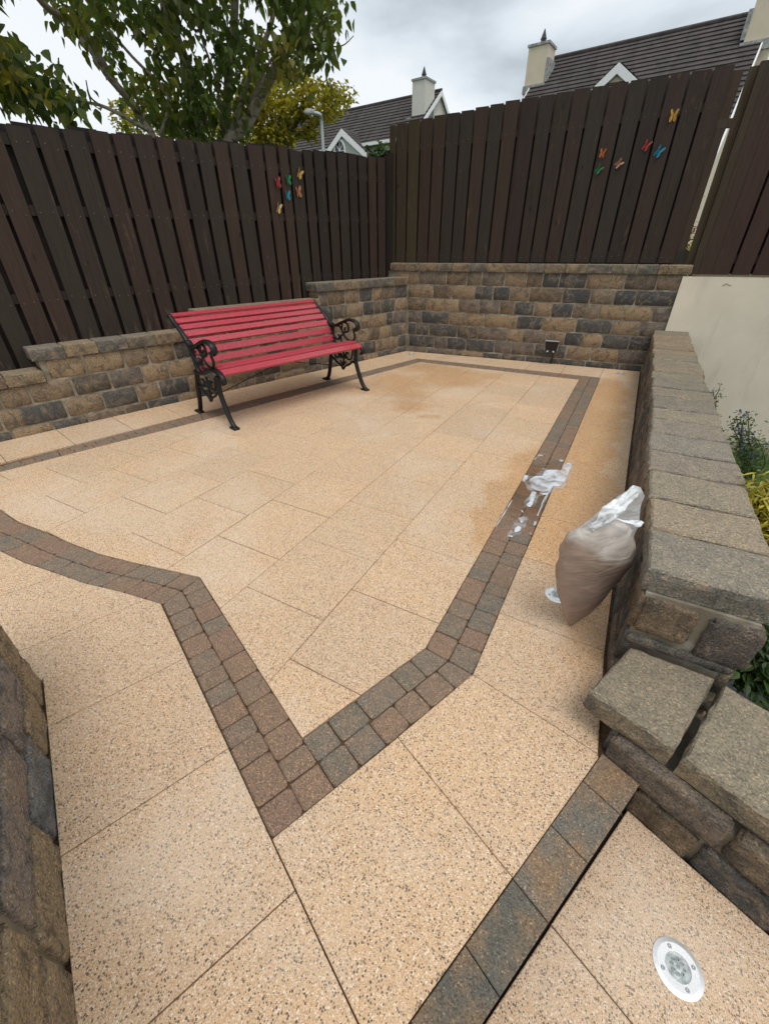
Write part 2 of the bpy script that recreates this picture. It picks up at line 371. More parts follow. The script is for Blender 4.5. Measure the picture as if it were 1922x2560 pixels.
M_pole = plain('galvanised_steel', (0.40, 0.45, 0.48), 0.5, 0.5, metal=0.3)
M_soil = plain('dark_soil', (0.035, 0.028, 0.024), 0.9, 0.2, nscale=20, namp=0.6, bstr=0.8, bdist=0.02)
def roof_mat():
    m, nt, b = newmat('concrete_roof_tile', 0.8, 0.25); P = pos(nt)
    c = ramp(nt, noise(nt, P, 3.5, 6, 0.7), [(0.3, (0.048, 0.041, 0.040)), (0.6, (0.080, 0.069, 0.067)), (0.8, (0.125, 0.112, 0.10))])
    v = vor(nt, stretch(nt, P, (3.0, 0.2, 0.2)), 1.0); c = mixc(nt, 0.35, c, ramp(nt, nd(nt, 'SeparateColor', _0=v.outputs['Color']).outputs[0], [(0, 0.6), (1, 1.4)]), 'MULTIPLY')
    sp = ramp(nt, noise(nt, P, 9, 2, 0.5), [(0.70, 0.0), (0.76, 0.6)]); c = mixc(nt, sp, c, (0.22, 0.21, 0.16))
    nt.links.new(c, b.inputs['Base Color']); return m
M_roof = roof_mat()
def bark_mat(name, light, dark):
    m, nt, b = newmat(name, 0.8, 0.2); P = pos(nt)
    f = noise(nt, stretch(nt, P, (1, 1, 2.5)), 9, 5, 0.7)
    nt.links.new(ramp(nt, f, [(0.35, dark), (0.5, light), (0.75, tuple(x*1.2 for x in light))]), b.inputs['Base Color'])
    bump(nt, b, f, 0.4, 0.01); return m
M_bark = bark_mat('pale_smooth_bark', (0.33, 0.285, 0.225), (0.12, 0.095, 0.07)); M_bark2 = bark_mat('brown_bark', (0.11, 0.085, 0.065), (0.05, 0.04, 0.03))
M_leaf = leaf_mat('broad_green_leaf', (0.066, 0.100, 0.032), (0.098, 0.132, 0.038), (0.19, 0.165, 0.03), 0.52, 1.6)
M_leaf2 = leaf_mat('yellow_green_leaf', (0.16, 0.15, 0.02), (0.27, 0.23, 0.03), (0.36, 0.28, 0.04), 0.4, 1.0)
M_leaf3 = leaf_mat('small_dark_leaf', (0.04, 0.075, 0.02), (0.06, 0.11, 0.03), (0.09, 0.14, 0.04), 0.3, 8)
M_gold = leaf_mat('golden_leaf', (0.30, 0.25, 0.03), (0.44, 0.37, 0.05), (0.55, 0.48, 0.09), 0.3, 12)
M_bloom = plain('blue_bloom', (0.25, 0.27, 0.40), 0.8, 0.2, nscale=60, namp=0.3)
M_pinkbloom = plain('pink_bloom', (0.42, 0.12, 0.16), 0.8, 0.2, nscale=60, namp=0.4)
M_grass = leaf_mat('grass_blade', (0.06, 0.12, 0.015), (0.09, 0.17, 0.02), (0.14, 0.20, 0.03), 0.3, 6)
M_ground = plain('lawn_ground', (0.06, 0.09, 0.025), 0.95, 0.1, nscale=4, namp=0.4, bstr=0.5, bdist=0.02)

# ------------------------------------------------------------------ ground and garden
mb = MB()
def gz(x, y):            # garden terrain: patio height behind the walls on the left, falling away on the right
    z = -0.55 if x < 1.2 else -0.62
    if x > 1.3: z = -0.62-0.26*min(1, max(0, (y-1.0)/3.0))
    if y > 6.0: z = -0.3+min(0.9, (y-6.0)*0.02)
    return z
xs = [-400, -120, -40, -15, -8, -5, -4, -3, -2, -1, 0, 1.0, 1.25, 1.6, 2, 2.5, 3, 4, 6, 12, 40, 120, 400]
ys = [-400, -60, -10, -4, -2.5, -1.5, -.6, 0, .6, 1.2, 1.8, 2.4, 3, 3.6, 4.2, 4.8, 5.4, 5.9, 6.1, 8, 12, 20, 40, 100, 400]
V = [(x, y, gz(x, y)) for y in ys for x in xs]; nx = len(xs)
F = [(j*nx+i, j*nx+i+1, (j+1)*nx+i+1, (j+1)*nx+i) for j in range(len(ys)-1) for i in range(nx-1)]
struct(mk('ground', V, F, M_ground, loc=(0, 0, 0)), 'rough garden ground around the patio')

# ------------------------------------------------------------------ patio
S = 0.45; GAP = 0.0022
E1 = (0.9225, -0.386); E2 = (0.386, 0.9225); O = (0.343, -0.500)
def st(s, t): return (O[0]+E1[0]*s+E2[0]*t, O[1]+E1[1]*s+E2[1]*t)
# border lines (inner, outer) in order round the main field, from far right clockwise
def W(px, py): g = G(px, py); return (g[0], g[1])
inner = [(0.446, 4.86), (0.450, 0.29), (0.242, -0.24), (-0.701, 0.150)]+[W(322, 1403), W(247, 1384), W(162.5, 1352), W(117, 1331), W(45, 1304), W(0, 1274)]
outer = [(0.660, 5.085), (0.655, 0.262), (0.343, -0.500), (-0.700, -0.058)]+[W(300, 1478), W(211, 1457.5), W(120, 1425), W(60, 1405), W(25, 1388), W(0, 1376)]
inner += [(-2.62, 0.0), (-2.93, 0.12), (-2.475, 1.708), (-1.660, 4.81)]
outer += [(-2.35, -0.25), (-2.75, -0.16), (-3.19, 0.10), (-2.668, 1.836)]
# re-pair so inner/outer have the same number of stations
inner = inner[:10]+[(-2.60, -0.01), (-2.96, 0.10), (-2.475, 1.708), (-1.660, 4.81)]
outer = outer[:10]+[(-2.45, -0.24), (-3.13, -0.14), (-2.668, 1.836), (-1.790, 5.01)]
def base_sheet():
    mb = MB(); z = -0.016
    ring = [(-3.75, -1.9), (0.22, -1.9), (0.90, -0.44), (1.15, 0.165), (1.15, 5.9), (-2.4, 5.9), (-3.75, 0.3)]
    n = len(ring); mb.add([(x, y, z) for x, y in ring]+[(x, y, z-0.12) for x, y in ring], [tuple(range(n))]+[(i, n+i, n+(i+1) % n, (i+1) % n) for i in range(n)])
    return mb.make('patio', M_bed, loc=(0, 0, -0.14))
patio = struct(base_sheet(), 'patio of sand coloured slabs with a cobble border')
def slab(poly, z=0.0, parent=None, name='slab', mat=None, gap=GAP, th=0.036, bev=0.002):
    if not poly: return
    p = inset(poly, gap*random.uniform(.35, 1.15))
    if abs(area(p)) < 1e-3: return
    mb = MB(); prism(mb, p, z+random.uniform(-0.0008, 0.0008), th, bev)
    return mb.make(name, mat or M_slab, parent or patio)
field = inner[:10]+inner[10:]
# measured running bond: rows run up the picture, joints staggered by half a slab
OFF = {0: -0.031, 1: 0.470, 2: 0.985, 3: 0.510, 4: 1.007, 5: 0.499, 6: 0.991}
for k in range(0, 9):
    x1 = S-(k)*0.998*S; x0 = x1-0.998*S
    off = OFF.get(k, 0.5 if k % 2 else 0.0) % 1.0
    for j in range(-6, 14):
        y0 = (off+j)*S; q = [(x0, y0), (x1, y0), (x1, y0+S), (x0, y0+S)]
        slab(clip(field, q))
# right-hand strip
RX = 1.082
def xr(y): return 0.655+(0.660-0.655)*(y-0.262)/4.8
ysr = [0.62+0.447*k for k in range(11)]
for a, b_ in zip(ysr[:-1], ysr[1:]): slab([(xr(a), a), (RX, a), (RX, b_), (xr(b_), b_)])
slab([(0.655, 0.262), (1.100, 0.172), (RX, ysr[0]), (xr(.62), ysr[0])])
slab([(0.655, 5.09), (RX, 5.09), (RX, 5.645), (0.655, 5.61)])
# far strip between border and back wall
def by(x): return 5.395+(x+2.17)*0.0767
def oy(x): return 5.01+(x+1.79)*0.0306
js = [(-1.79, -1.79-0.09), (-1.60, -1.51), (-1.17, -1.12), (-0.74, -0.70), (-0.26, -0.25), (0.195, 0.19), (0.655, 0.655)]
for (a, a2), (b_, b2) in zip(js[1:-1], js[2:]): slab([(a, oy(a)), (b_, oy(b_)), (b2, by(b2)), (a2, by(a2))])
slab([(-1.79, 5.01), (-1.60, oy(-1.6)), (-1.51, by(-1.51)), (-2.16, by(-2.16))])
# left strip between border and stepped wall
def lw(y): return -3.62+(y-0.35)*0.2871          # wall face
def lo(y): return -2.668+(y-1.836)*0.2766         # border outer edge
yy = 0.913-0.441*4
while yy < 5.2:
    a, b_ = yy, yy+0.441; d = -0.112*1.0
    q = [(lw(a), a), (lo(a+d), a+d), (lo(b_+d), b_+d), (lw(b_), b_)]
    if b_ > 5.15: q = [(lw(a), a), (lo(a+d), a+d), (-1.79, 5.01), (-2.16, 5.39)]
    if a > -0.6: slab(q)
    yy += 0.441
# foreground slabs, turned to follow the V
outL = ccw([st(-0.0, 0.0)]+[outer[3]]+outer[4:12]+[(-3.6, -0.1), (-4.2, -1.9), st(-1.0, -1.4), st(-1.0, -0.452), st(0.2, -0.462), st(0.9, -0.47), (0.70, -1.15), st(0.478, -0.05), st(0.468, 0.0)])
for i in range(-9, 4):
    s0 = 0.137+0.45*(i-1)
    for t0 in (0.0, 0.45): slab(clip(outL, [st(s0, t0-0.0), st(s0+0.45, t0), st(s0+0.45, t0+0.45), st(s0, t0+0.45)])) if i < -1 else None
    for t0 in ((-0.47,) if i > -2 else (-0.92, -1.37)):
        slab(clip(outL, [st(s0, t0), st(s0+0.45, t0), st(s0+0.45, 0.0 if t0 > -1.0 else t0+0.45), st(s0, 0.0 if t0 > -1.0 else t0+0.45)]))
LI0, LI1 = (1.112, 0.185), (0.813, -0.604)       # inner edge of the step edging
def li(t_): # point on inner ledge line for given t (e2 coordinate)
    f = (t_-0.929)/(0.085-0.929); return lerp(LI0, LI1, f)
slab([O, li(-0.0), li(0.447), st(0.0, 0.449)])
slab([st(0.0, 0.449), li(0.447), li(0.90), (1.100, 0.172), (0.655, 0.262)])

# cobble border: two courses between the lines
palette = [(0.225, 0.160, 0.115), (0.245, 0.165, 0.115), (0.215, 0.165, 0.125), (0.195, 0.165, 0.13), (0.24, 0.158, 0.115), (0.18, 0.155, 0.12), (0.165, 0.15, 0.125)]
cob = []
def resample(L_, f):
    d = [0]
    for a, b in zip(L_[:-1], L_[1:]): d.append(d[-1]+hypot(b[0]-a[0], b[1]-a[1]))
    x = f*d[-1]
    for i in range(len(L_)-1):
        if x <= d[i+1]+1e-9: return lerp(L_[i], L_[i+1], (x-d[i])/(d[i+1]-d[i]))
    return L_[-1]
def curved(A, B):
    A = [tuple(p[:2]) for p in spline([(*p, 0) for p in A], 4)]; B = [tuple(p[:2]) for p in spline([(*p, 0) for p in B], 4)]
    Lt = sum(hypot(b[0]-a[0], b[1]-a[1]) for a, b in zip(A[:-1], A[1:]))
    for row in (0, 1):
        f = 0.0
        while f < 1:
            g = min(1.0, f+random.choice((.085, .10, .115, .13, .15))/Lt); g = 1.0 if g > 1-.05/Lt else g
            r0 = lambda t: lerp(resample(A, t), resample(B, t), row*.5); r1 = lambda t: lerp(resample(A, t), resample(B, t), row*.5+.5)
            m = (f+g)/2; cob.append([r0(f), r0(m), r0(g), r1(g), r1(m), r1(f)]); f = g
def band(pi, po, n0=None):
    """one straight run; pi,po = (start, end) of inner and outer lines"""
    (a0, a1), (b0, b1) = pi, po
    m0, m1 = lerp(a0, b0, 0.5), lerp(a1, b1, 0.5)
    for row, (p0, p1, q0, q1) in enumerate(((a0, a1, m0, m1), (m0, m1, b0, b1))):
        c0_, c1_ = lerp(p0, q0, .5), lerp(p1, q1, .5); L = hypot(c1_[0]-c0_[0], c1_[1]-c0_[1]); u = ((c1_[0]-c0_[0])/L, (c1_[1]-c0_[1])/L); v = (-u[1], u[0])
        cell = [p0, p1, q1, q0]; ex = 0.3; cuts = [-ex]; t = random.uniform(.06, .11)
        while t < L-0.05: cuts.append(t); t += random.choice((0.08, 0.10, 0.105, 0.12, 0.135, 0.165))
        cuts.append(L+ex)
        for k, (x0, x1) in enumerate(zip(cuts[:-1], cuts[1:])):
            sk = 0.0
            q = clip(cell, [(c0_[0]+u[0]*x+v[0]*y, c0_[1]+u[1]*x+v[1]*y) for x, y in ((x0, -.3), (x1, -.3), (x1, .3), (x0, .3))])
            if q: cob.append(q)
for i in range(len(inner)-1):
    if i == 1: band((inner[1], inner[2]), (outer[1], st(0, .203)))         # right arm butts against the left arm
    elif i == 2: band((st(0.0, .203), inner[3]), (outer[2], outer[3]))
    elif 3 <= i <= 10: continue
    else: band((inner[i], inner[i+1]), (outer[i], outer[i+1]))
curved(inner[3:12], outer[3:12]); band((inner[-1], inner[0]), (outer[-1], outer[0]))
cob.sort(key=lambda q: hypot(q[0][0]-CAM[0], q[0][1]-CAM[1]) if -2.6 < q[0][0] else 99)
rest = MB()
for i, q in enumerate(cob):
    p = inset(q, 0.0014); p = roundpoly(p, random.uniform(0.007, 0.015), 2)
    p = [(x+random.uniform(-.0014, .0014), y+random.uniform(-.0014, .0014)) for x, y in p]
    th = (random.uniform(-.012, .012), random.uniform(-.012, .012)); z = random.uniform(-0.0015, 0.001)
    if i < 298:
        m_b = MB(); prism(m_b, p, z, 0.03, 0.0045, th); m_b.make('cobble', M_cob, patio, color=random.choice(palette))
    else: prism(rest, p, z, 0.03, 0.0045, th)
if rest.V: rest.make('cobble', M_cob, patio, color=palette[0])['kind'] = 'stuff'

# step edging blocks and lower slabs
LO0, LO1 = (1.221, 0.139), (0.968, -0.481)
def lout(t_):
    f = (t_-0.929)/(0.26-0.929); return lerp(LO0, LO1, f)
cuts = [0.925, 0.80, 0.624, 0.444, 0.26, 0.085, -0.09, -0.27, -0.45]
ecol = [(0.20, 0.155, 0.115), (0.155, 0.145, 0.125), (0.19, 0.16, 0.125), (0.125, 0.118, 0.098), (0.12, 0.112, 0.094), (0.13, 0.12, 0.10), (0.13, 0.12, 0.10), (0.13, 0.12, 0.10)]
for c0, c1, cc in zip(cuts[:-1], cuts[1:], ecol):
    d = 0.0
    m_b = MB(); prism(m_b, inset([li(c0), lout(c0-d), lout(c1-d), li(c1)], 0.0014), 0.0015, 0.058, 0.0022); m_b.make('edging_block', M_ledge, patio, color=cc)
ZL = -0.15
rise = MB()
a, b_ = lout(0.925), lout(-0.5); a2, b2 = li(0.9), li(-0.5); off = 0.022
ra = (a[0]-E1[0]*off, a[1]-E1[1]*off); rb = (b_[0]-E1[0]*off, b_[1]-E1[1]*off)
rise.hexa([(rb[0]-.06, rb[1]+.02, ZL-.03), (rb[0], rb[1], ZL-.03), (ra[0], ra[1], ZL-.03), (ra[0]-.06, ra[1]+.02, ZL-.03)], [(rb[0]-.06, rb[1]+.02, -.058), (rb[0], rb[1], -.058), (ra[0], ra[1], -.058), (ra[0]-.06, ra[1]+.02, -.058)])
rise.hexa([(*st(.50, -1.2), ZL-.05), (*st(.60, -1.2), ZL-.05), (*st(.60, .9), ZL-.05), (*st(.50, .9), ZL-.05)], [(*st(.50, -1.2), ZL-.012), (*st(.60, -1.2), ZL-.012), (*st(.60, .9), ZL-.012), (*st(.50, .9), ZL-.012)])  # dark floor strip painted in for the shadow of the edging
rise.make('step_riser_and_shade_strip', M_gap_shade, patio)
low = MB(); ring = [(0.62, -1.6), (2.4, -2.3), (2.4, -0.45), (1.14, 0.16), (1.05, 0.10)]
low.add([(x, y, ZL-.016) for x, y in ring]+[(x, y, ZL-.14) for x, y in ring], [tuple(range(5))]+[(i, 5+i, 5+(i+1) % 5, (i+1) % 5) for i in range(5)])
lower = struct(low.make('lower_patio', M_bed, loc=(1.4, -0.7, ZL-.14)), 'lower landing one step below the patio')
s0 = 0.571
for i in range(3):
    for t0 in (0.50, 0.05, -0.40, -0.85, -1.3):
        q = [st(s0+.45*i, t0-.0), st(s0+.45*(i+1), t0), st(s0+.45*(i+1), t0+.45), st(s0+.45*i, t0+.45)]
        q = clip([(0.5, -1.7), (2.3, -2.2), (2.3, -0.318), (1.106, 0.182), (0.9, 0.2)], q)
        slab(q, ZL, lower)

# ------------------------------------------------------------------ walls
OC = [(0.37, 0.265, 0.16), (0.33, 0.24, 0.155), (0.31, 0.23, 0.15), (0.40, 0.29, 0.18)]
DC = [(0.105, 0.105, 0.10), (0.088, 0.092, 0.092), (0.125, 0.12, 0.11)]
PC = [(0.215, 0.175, 0.14), (0.195, 0.165, 0.14), (0.24, 0.185, 0.135)]
MC = [(0.16, 0.13, 0.10), (0.20, 0.15, 0.10)]
def bc(k): return random.choice({'O': OC, 'D': DC, 'P': PC, 'M': MC}[k])
def stone(parent, o, u, n, x0, x1, z0, z1, depth, color, bul=0.012, name='brick', mat=None, nx=6, nz=4, r=0.012, g=0.0028):
    """rock-faced block: rough pillowed front on the plane through o with outward normal n"""
    o, u, n = np.array((o[0], o[1], 0.0)), np.array((*u, 0.0)), np.array((*n, 0.0)); x0 += g; x1 -= g; z0 += g*.9; z1 -= g*.9; w, h = x1-x0, z1-z0
    V = []; F = []; sd = random.uniform(0, 99)
    gi = [0.0, 0.009/w]+[0.009/w+(1-0.018/w)*k/(nx-2) for k in range(1, nx-2)]+[1-0.009/w, 1.0]
    gj = [0.0, 0.008/h]+[0.008/h+(1-0.016/h)*k/(nz-2) for k in range(1, nz-2)]+[1-0.008/h, 1.0]
    for j in range(nz+1):
        for i in range(nx+1):
            a, b_ = gi[i], gj[j]; ex = min(a, 1-a)*w; ez = min(b_, 1-b_)*h
            f = min(1, ex/0.008)*min(1, ez/0.008)
            nn = mnoise.noise(Vector((a*w*16+sd, b_*h*16, sd)))*0.6+mnoise.noise(Vector((a*w*38+sd, b_*h*38, sd)))*0.4
            d = f*(bul*0.38+bul*1.0*nn)-(1-f)*0.002
            x = x0+a*w; z = z0+b_*h
            if (i in (0, nx)) and (j in (0, nz)):
                x += r*(0.5 if i == 0 else -0.5); z += r*(0.5 if j == 0 else -0.5)
            elif i in (0, nx): x += mnoise.noise(Vector((sd, z*40, 3)))*0.006
            elif j in (0, nz): z += mnoise.noise(Vector((x*30, sd, 5)))*0.006
            V.append(o+u*x+n*d+np.array((0, 0, z)))
    for j in range(nz):
        for i in range(nx):
            q = j*(nx+1)+i; F.append((q, q+1, q+nx+2, q+nx+1))
    per = [i for i in range(nx+1)]+[(j+1)*(nx+1)-1 for j in range(1, nz+1)]+[nz*(nx+1)+i for i in range(nx-1, -1, -1)]+[j*(nx+1) for j in range(nz-1, 0, -1)]
    b0 = len(V); V += [V[k]-n*(depth+0.0) for k in per]; m = len(per)
    F += [(per[(k+1) % m], per[k], b0+k, b0+(k+1) % m) for k in range(m)]
    # outward orientation: u x z must be along n
    if np.cross(u, np.array((0, 0, 1.0)))@n < 0: F = [f[::-1] for f in F]
    return mk(name, V, F, mat or M_brick, parent, smooth=True, color=color)
def capstone(parent, quad, z0, z1, color, rough=0.006, seg=4, name='capstone'):
    """coping block with split, rough edges and a flatter top"""
    quad = ccw(quad); ring = []
    for i in range(4):
        a, b_ = quad[i], quad[(i+1) % 4]
        for k in range(seg): ring.append(lerp(a, b_, k/seg))
    n = len(ring); sd = random.uniform(0, 99); cx = sum(p[0] for p in quad)/4; cy = sum(p[1] for p in quad)/4; V = []; lev = [(0, -.004), (.3, .0), (.7, .001), (.93, -.002), (1.0, -.010)]
    for f, dd in lev:
        z = z0+(z1-z0)*f
        for (x, y) in ring:
            l = hypot(x-cx, y-cy); d = dd+rough*mnoise.noise(Vector((x*35+sd, y*35, z*45)))
            V.append((x+(x-cx)/l*d, y+(y-cy)/l*d, z+(0.002*mnoise.noise(Vector((x*30, y*30, sd))) if f > .9 else 0)))
    F = []
    for L_ in range(len(lev)-1):
        for k in range(n):
            k2 = (k+1) % n; F.append((L_*n+k, L_*n+k2, (L_+1)*n+k2, (L_+1)*n+k))
    t = (len(lev)-1)*n; V.append((cx, cy, z1+0.0015)); c = len(V)-1
    F += [(t+k, t+(k+1) % n, c) for k in range(n)]; F.append(tuple(range(n))[::-1])
    return mk(name, V, F, M_cap, parent, smooth=False, color=color)
CZ = [0.0, 0.075, 0.244, 0.413, 0.582, 0.751, 0.920, 1.090]
CAPC = [(0.22, 0.175, 0.12), (0.19, 0.165, 0.125), (0.25, 0.19, 0.12), (0.15, 0.14, 0.12), (0.21, 0.15, 0.10)]

# back wall -------------------------------------------------------------
BA, BB = (-2.17, 5.40), (1.09, 5.65); bl = hypot(BB[0]-BA[0], BB[1]-BA[1]); bu = ((BB[0]-BA[0])/bl, (BB[1]-BA[1])/bl); bn = (bu[1], -bu[0])
def bt(px, py): p = onplane(px, py, BA, BB); return (p[0]-BA[0])*bu[0]+(p[1]-BA[1])*bu[1]
m_b = MB(); m_b.obox((BA[0], BA[1], 0), (*bu, 0), (-bn[0], -bn[1], 0), (0, 0, 1), -0.30, 3.42, 0.002, 0.21, -0.1, 1.088)
bwall = tag(m_b.make('stone_wall', M_mortar, loc=(-0.5, 5.6, -0.1)), 'tall split-stone retaining wall at the far end of the patio under the slatted fence', 'wall')
T5 = lambda x: 950+x*0.301
T6 = lambda x: 1400+x*0.3143
rowsB = {6: (694, [(120, 235, 'O'), (235, 325, 'O'), (325, 550, 'P'), (550, 720, 'M'), (720, 845, 'P'), (845, 1035, 'P'), (1035, 1215, 'O'), (1215, 1350, 'M'), (1350, 1490, 'D')], [(-5, 210, 'D'), (210, 515, 'O'), (515, 770, 'M'), (770, 985, 'P')]),
 5: (729, [(235, 440, 'O'), (440, 598, 'M'), (598, 785, 'O'), (785, 938, 'D'), (938, 1078, 'D'), (1078, 1240, 'O'), (1240, 1518, 'M')], [(20, 240, 'D'), (240, 430, 'P'), (430, 600, 'D'), (600, 950, 'D')]),
 4: (764, [(228, 388, 'M'), (388, 532, 'O'), (532, 650, 'O'), (650, 825, 'P'), (825, 990, 'P'), (990, 1112, 'M'), (1112, 1278, 'D'), (1278, 1422, 'O'), (1422, 1600, 'D')], [(98, 312, 'P'), (312, 505, 'O'), (505, 735, 'O'), (735, 905, 'P')]),
 3: (796, [(235, 345, 'P'), (345, 572, 'D'), (572, 718, 'O'), (718, 868, 'O'), (868, 1132, 'O'), (1132, 1345, 'D'), (1345, 1625, 'O')], [(125, 412, 'D'), (412, 630, 'O'), (630, 870, 'P')]),
 2: (826, [(230, 298, 'D'), (298, 408, 'D'), (408, 638, 'D'), (638, 808, 'M'), (808, 1058, 'P'), (1058, 1185, 'O'), (1185, 1375, 'P'), (1375, 1530, 'O')], [(32, 175, 'D'), (175, 330, 'O'), (330, 548, 'D'), (548, 735, 'D')]),
 1: (855, [(240, 448, 'D'), (448, 555, 'P'), (555, 712, 'D'), (712, 948, 'D'), (948, 1092, 'P'), (1092, 1282, 'P'), (1282, 1540, 'D')], [(50, 245, 'O'), (245, 457, 'O'), (457, 690, 'P')]),
 0: (880, [(235, 388, 'P'), (388, 502, 'P'), (502, 638, 'P'), (638, 852, 'O'), (852, 1008, 'D'), (1008, 1205, 'D'), (1205, 1400, 'D'), (1400, 1600, 'D')], [(88, 200, 'D'), (200, 472, 'D'), (472, 650, 'D')])}
def baseface(A, B, px, z):
    """run along wall A-B at which the bearing px meets height z"""
    lo_, hi_ = 300.0, 1500.0
    for _ in range(40):
        m = (lo_+hi_)/2
        if onplane(px, m, A, B)[2] > z: lo_ = m
        else: hi_ = m
    p = onplane(px, m, A, B); return p
for k, (py, l5, l6) in rowsB.items():
    zc = (CZ[k]+CZ[k+1])/2; z0, z1 = CZ[k]+0.006, CZ[k+1]-0.006
    if k == 0: z0 = -0.03
    items = [(T5(a), T5(b_), c) for a, b_, c in l5]+[(T6(a), T6(b_), c) for a, b_, c in l6]
    cv = lambda px: (lambda p: (p[0]-BA[0])*bu[0]+(p[1]-BA[1])*bu[1])(baseface(BA, BB, px, zc))
    for a, b_, c in items:
        t0, t1 = cv(a)+0.005, cv(b_)-0.005
        if k == 6 and a < T5(200): t0 = max(t0, -0.25)
        if k < 6: t0 = max(t0, 0.004)
        stone(bwall, BA, bu, bn, t0, min(t1, 3.40), z0, z1, 0.03, bc(c), r=0.02, bul=0.009)
capx = [(90, 215), (215, 335), (335, 475), (475, 605), (605, 750), (750, 885), (885, 1050), (1050, 1208), (1208, 1372), (1372, 1545)]
cx6 = [(48, 220), (220, 405), (405, 600), (600, 780), (780, 852), (852, 1050)]
caps = [(T5(a), T5(b_)) for a, b_ in capx]+[(T6(a), T6(b_)) for a, b_ in cx6]
for a, b_ in caps:
    p, q = baseface(BA, BB, a, 1.14), baseface(BA, BB, b_, 1.14)
    t0 = (p[0]-BA[0])*bu[0]+(p[1]-BA[1])*bu[1]+.002; t1 = (q[0]-BA[0])*bu[0]+(q[1]-BA[1])*bu[1]-.002
    P = lambda t, d: (BA[0]+bu[0]*t+bn[0]*d, BA[1]+bu[1]*t+bn[1]*d)
    capstone(bwall, [P(t0, 0.025), P(t1, 0.025), P(t1, -0.20), P(t0, -0.20)], 1.092, 1.185, random.choice(CAPC))

# left stepped wall -----------------------------------------------------
LA, LB = (-3.62, 0.35), (-2.17, 5.40); ll = hypot(LB[0]-LA[0], LB[1]-LA[1]); lu = ((LB[0]-LA[0])/ll, (LB[1]-LA[1])/ll); ln_ = (lu[1], -lu[0])
lu3 = (*lu, 0); lb3 = (-ln_[0], -ln_[1], 0)
secs = [(-1.2, 0.67, 0.413), (0.67, 2.13, 0.582), (2.13, 3.64, 0.751), (3.64, 5.25, 0.920)]
m_b = MB()
for i, (a, b_, h) in enumerate(secs): m_b.obox((LA[0], LA[1], 0), lu3, lb3, (0, 0, 1), a+(0.001 if i else 0), b_, 0.002, 0.20, -0.1, h-0.001)
lwall = tag(m_b.make('stone_wall', M_mortar, loc=(-2.9, 2.9, -0.1)), 'stepped stone wall rising towards the corner behind the red bench', 'wall')
seclen = 0
def lt_(px, z):
    p = baseface(LA, LB, px, z); return (p[0]-LA[0])*lu[0]+(p[1]-LA[1])*lu[1]
T2 = lambda x: x*0.301
mp_ = {3: [(390, 700, 'O'), (705, 1025, 'O'), (1030, 1225, 'O'), (1230, 1445, 'O'), (1450, 1600, 'D')],
       2: [(-160, 0, 'O'), (0, 245, 'O'), (250, 605, 'O'), (612, 915, 'M'), (920, 1185, 'P'), (1190, 1400, 'O'), (1405, 1610, 'O')],
       1: [(-150, 10, 'O'), (10, 205, 'O'), (175, 545, 'D'), (550, 860, 'O'), (860, 1140, 'D'), (1140, 1325, 'O'), (1330, 1572, 'D'), (1575, 1700, 'O')],
       0: [(-150, 100, 'D'), (100, 435, 'O'), (440, 730, 'D'), (735, 1035, 'P'), (1040, 1225, 'M'), (1230, 1485, 'D'), (1490, 1640, 'O')]}
for k in range(0, 6):
    z0, z1 = CZ[k]+0.006, CZ[k+1]-0.006
    if k == 0: z0 = -0.03
    zc = (CZ[k]+CZ[k+1])/2
    start = [(-1.2), (-1.2), (-1.2), 0.67, 2.13, 3.64][k]
    lst = []
    for a, b_, c in mp_.get(k, []): lst.append((lt_(T2(a), zc), lt_(T2(b_), zc), c))
    t = start
    if lst:
        if k < 3:
            tt = start
            while tt < lst[0][0]-0.1:
                w = random.uniform(0.2, 0.32); e_ = min(tt+w, lst[0][0]); stone(lwall, LA, lu, ln_, tt+.005, e_-.005, z0, z1, 0.03, bc(random.choice('OOD')), r=0.022); tt = e_
        for a, b_, c in lst:
            if k == 3: a = max(a, 0.675)
            stone(lwall, LA, lu, ln_, a+.005, b_-.005, z0, z1, 0.03, bc(c), r=0.022)
        t = lst[-1][1]
    while t < 5.24:
        w = random.choice((0.14, 0.2, 0.24, 0.28)); e_ = t+w
        if e_ > 5.17: e_ = 5.245
        stone(lwall, LA, lu, ln_, t+.005, e_-.005, z0, z1, 0.03, bc(random.choice('OOOPDM')), r=0.022); t = e_
def LP(t, d): return (LA[0]+lu[0]*t+ln_[0]*d, LA[1]+lu[1]*t+ln_[1]*d)
# end faces of the higher sections
for a, h0, h1 in ((0.67, 0.413, 0.582), (2.13, 0.582, 0.751), (3.64, 0.751, 0.920)):
    stone(lwall, LP(a, 0), (-ln_[0], -ln_[1]), (-lu[0], -lu[1]), 0.004, 0.196, h0+0.094, h1-.005, 0.012, bc('O'), bul=0.006)
for i, (a, b_, h) in enumerate(secs):
    a2 = a-(0.045 if i else 0); b2 = b_ if i == 3 else b_-0.001
    n = round((b2-a2)/0.26); w = (b2-a2)/n
    for k in range(n):
        if i == 1 and k < 5:
            pass
        capstone(lwall, [LP(a2+w*k+.002, 0.028), LP(a2+w*(k+1)-.002, 0.028), LP(a2+w*(k+1)-.002, -0.195), LP(a2+w*k+.002, -0.195)], h+0.002, h+0.094, random.choice(CAPC))

